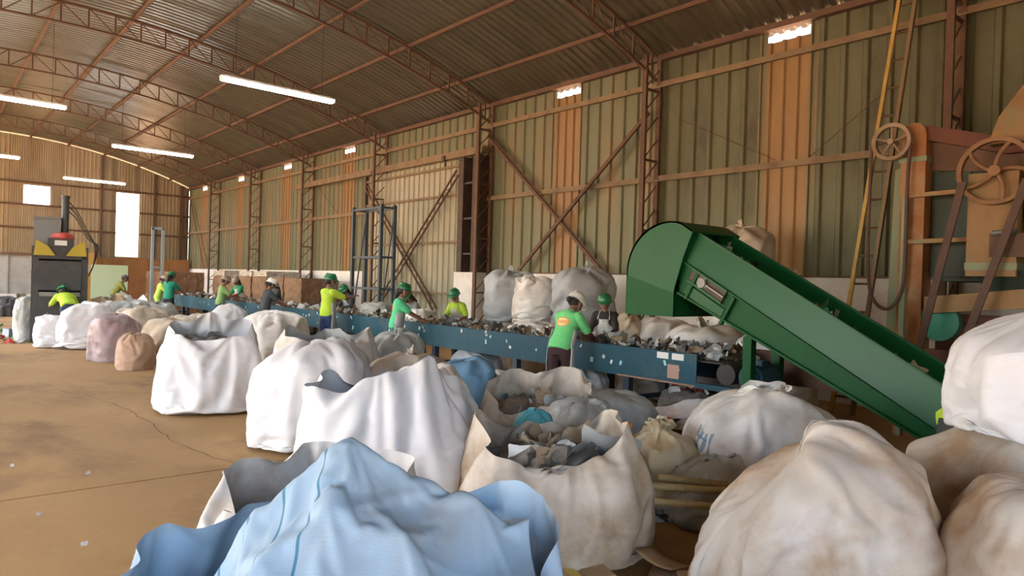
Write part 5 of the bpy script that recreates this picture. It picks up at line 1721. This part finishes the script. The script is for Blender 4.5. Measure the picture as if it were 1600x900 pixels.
def finish_people():
    """every body and garment becomes one continuous skin"""
    keep = []
    for o, vx, it in PEND:
        r_ = o.modifiers.new('skin', 'REMESH'); r_.mode = 'VOXEL'; r_.voxel_size = vx; r_.use_smooth_shade = True
        s_ = o.modifiers.new('soft', 'SMOOTH'); s_.factor = .5; s_.iterations = it
    dg = bpy.context.evaluated_depsgraph_get()
    for o, vx, it in PEND:
        me = bpy.data.meshes.new_from_object(o.evaluated_get(dg))
        mats_ = [m for m in o.data.materials]
        o.modifiers.clear()
        o.data = me
        if not me.materials:
            for m in mats_: me.materials.append(m)
        me.polygons.foreach_set('use_smooth', [True] * len(me.polygons))
LG, LIME, YLG = (.17, .68, .24), (.46, .68, .05), (.45, .66, .10)
GRN, WHT, BLU = (.015, .17, .065), (.80, .80, .78), (.03, .12, .42)
TX = R(-90)                                       # facing the belt and the wall (+X)
person('person in a bright green T-shirt and white helmet bending over the blue belt', (6.42, 6.58), TX + R(8), R(24), LG, (.055, .022, .022), WHT, ((-.10, .50, 1.00), (.16, .52, .99)), 'short', (.10, .018, .022), (.55, .56, .54),
       (R(-15), R(-22)), 'bun', 1.64, True, True)
person('person in a green helmet and white apron facing the white-helmeted worker across the belt', (8.22, 7.42), R(118), R(12), (.03, .022, .022), (.03, .03, .035), GRN, ((-.12, .42, 1.0), (.14, .42, .98)), 'long', None, (.62, .63, .62),
       (R(15), R(-4)), 'long', 1.56, True, gloves=(.05, .06, .22))
person('person in a yellow-green shirt and green helmet bending behind the belt by the dark jamb', (8.28, 11.35), R(105), R(20), LIME, (.05, .05, .07), GRN, ((-.25, .42, 1.02), (.08, .40, 1.08)), 'short', None, (.55, .50, .47),
       (R(20), R(-6)), 'long', 1.56, gloves=(.08, .06, .35))
person('person in a mint green T-shirt and green helmet reaching right over the belt', (6.50, 10.85), TX + R(-30), R(8), (.10, .62, .30), (.05, .16, .17), GRN, ((-.10, .46, 1.03), (.16, .46, 1.02)), 'short', None, (.50, .52, .52),
       (R(0), R(-12)), 'long', 1.62, logo=True)
person('person standing upright in a lime shirt and green helmet with a long grey apron', (6.48, 13.55), TX + R(10), R(2), LIME, (.03, .06, .16), GRN, ((-.14, .40, 1.18), (.20, .48, 1.26)), 'short', None, (.42, .45, .46),
       (R(-15), R(-5)), 'short', 1.74)
person('person in dark clothes and green helmet crouching behind the lime-shirted worker', (8.25, 15.9), R(100), R(20), (.05, .06, .065), (.04, .04, .05), GRN, ((-.15, .45, 1.05), (.16, .45, 1.05)), 'long', None, (.35, .35, .34), (0, R(-25)), 'long', 1.56)
person('person in a grey shirt and green helmet stooping behind the belt before the sliding door', (8.25, 12.75), R(80), R(30), (.24, .27, .27), (.05, .05, .06), GRN, ((-.15, .45, .98), (.16, .45, .98)), 'long', None, None, (0, R(-25)), 'long', 1.52)
person('person in a charcoal shirt and white helmet at the far stretch of the belt', (6.45, 16.9), TX + R(-5), R(10), (.055, .065, .075), (.035, .035, .04), WHT, ((-.14, .46, 1.02), (.16, .46, 1.02)), 'short', None, None, (0, R(-15)), 'bun', 1.62)
person('person in a blue helmet beyond the charcoal-shirted worker', (8.28, 20.6), R(95), R(12), (.05, .055, .065), (.035, .035, .04), BLU, ((-.14, .46, 1.02), (.16, .46, 1.02)), 'long', None, None, (0, R(-20)), 'long', 1.56)
person('person in a pale green shirt turned to the far belt', (6.42, 20.1), TX + R(-15), R(8), (.30, .48, .18), (.03, .035, .05), (.33, .27, .2), ((-.14, .46, 1.02), (.16, .46, 1.02)), 'short', None, None, (0, R(-15)), 'short', 1.64)
person('person in a deep green shirt across the belt from the pale green shirt', (8.2, 23.6), R(105), R(14), (.02, .30, .12), (.04, .04, .05), (.30, .24, .2), ((-.14, .46, 1.02), (.16, .46, 1.02)), 'short', None, (.6, .58, .55), (0, R(-20)), 'long', 1.62)
person('person in a teal shirt and dark trousers standing at the far end of the belt', (5.98, 23.6), TX + R(30), R(4), (.01, .26, .17), (.02, .022, .03), GRN, ((-.14, .44, 1.05), (.16, .44, 1.05)), 'short', None, None, (0, R(-12)), 'long', 1.70)
person('person in a yellow-green shirt beside the teal-shirted worker', (6.15, 25.6), TX + R(-10), R(14), YLG, YLG, (.35, .28, .2), ((-.14, .46, .98), (.16, .46, .98)), 'short', None, None, (0, R(-18)), 'bun', 1.58)
person('person in an olive shirt stooping before the pale green board', (5.35, 28.2), TX, R(30), (.17, .18, .03), (.05, .05, .04), (.06, .05, .05), ((-.14, .5, .90), (.16, .5, .90)), 'short', None, None, (0, R(-10)), 'short', 1.62)
person('person in a lime shirt bending into the baling press', (2.66, 18.85), R(5), R(62), LIME, (.03, .05, .10), GRN, ((-.16, .62, .98), (.16, .62, .98)), 'short', None, None, (0, R(-5)), 'short', 1.60)
person('person in a lime shirt and dark trousers bending behind the clean white sack', (4.98, 1.52), R(-130), R(70), LIME, (.05, .045, .05), GRN, ((-.16, .62, .86), (.16, .62, .86)), 'short', None, None, (0, R(0)), 'short', 1.62)
finish_people()
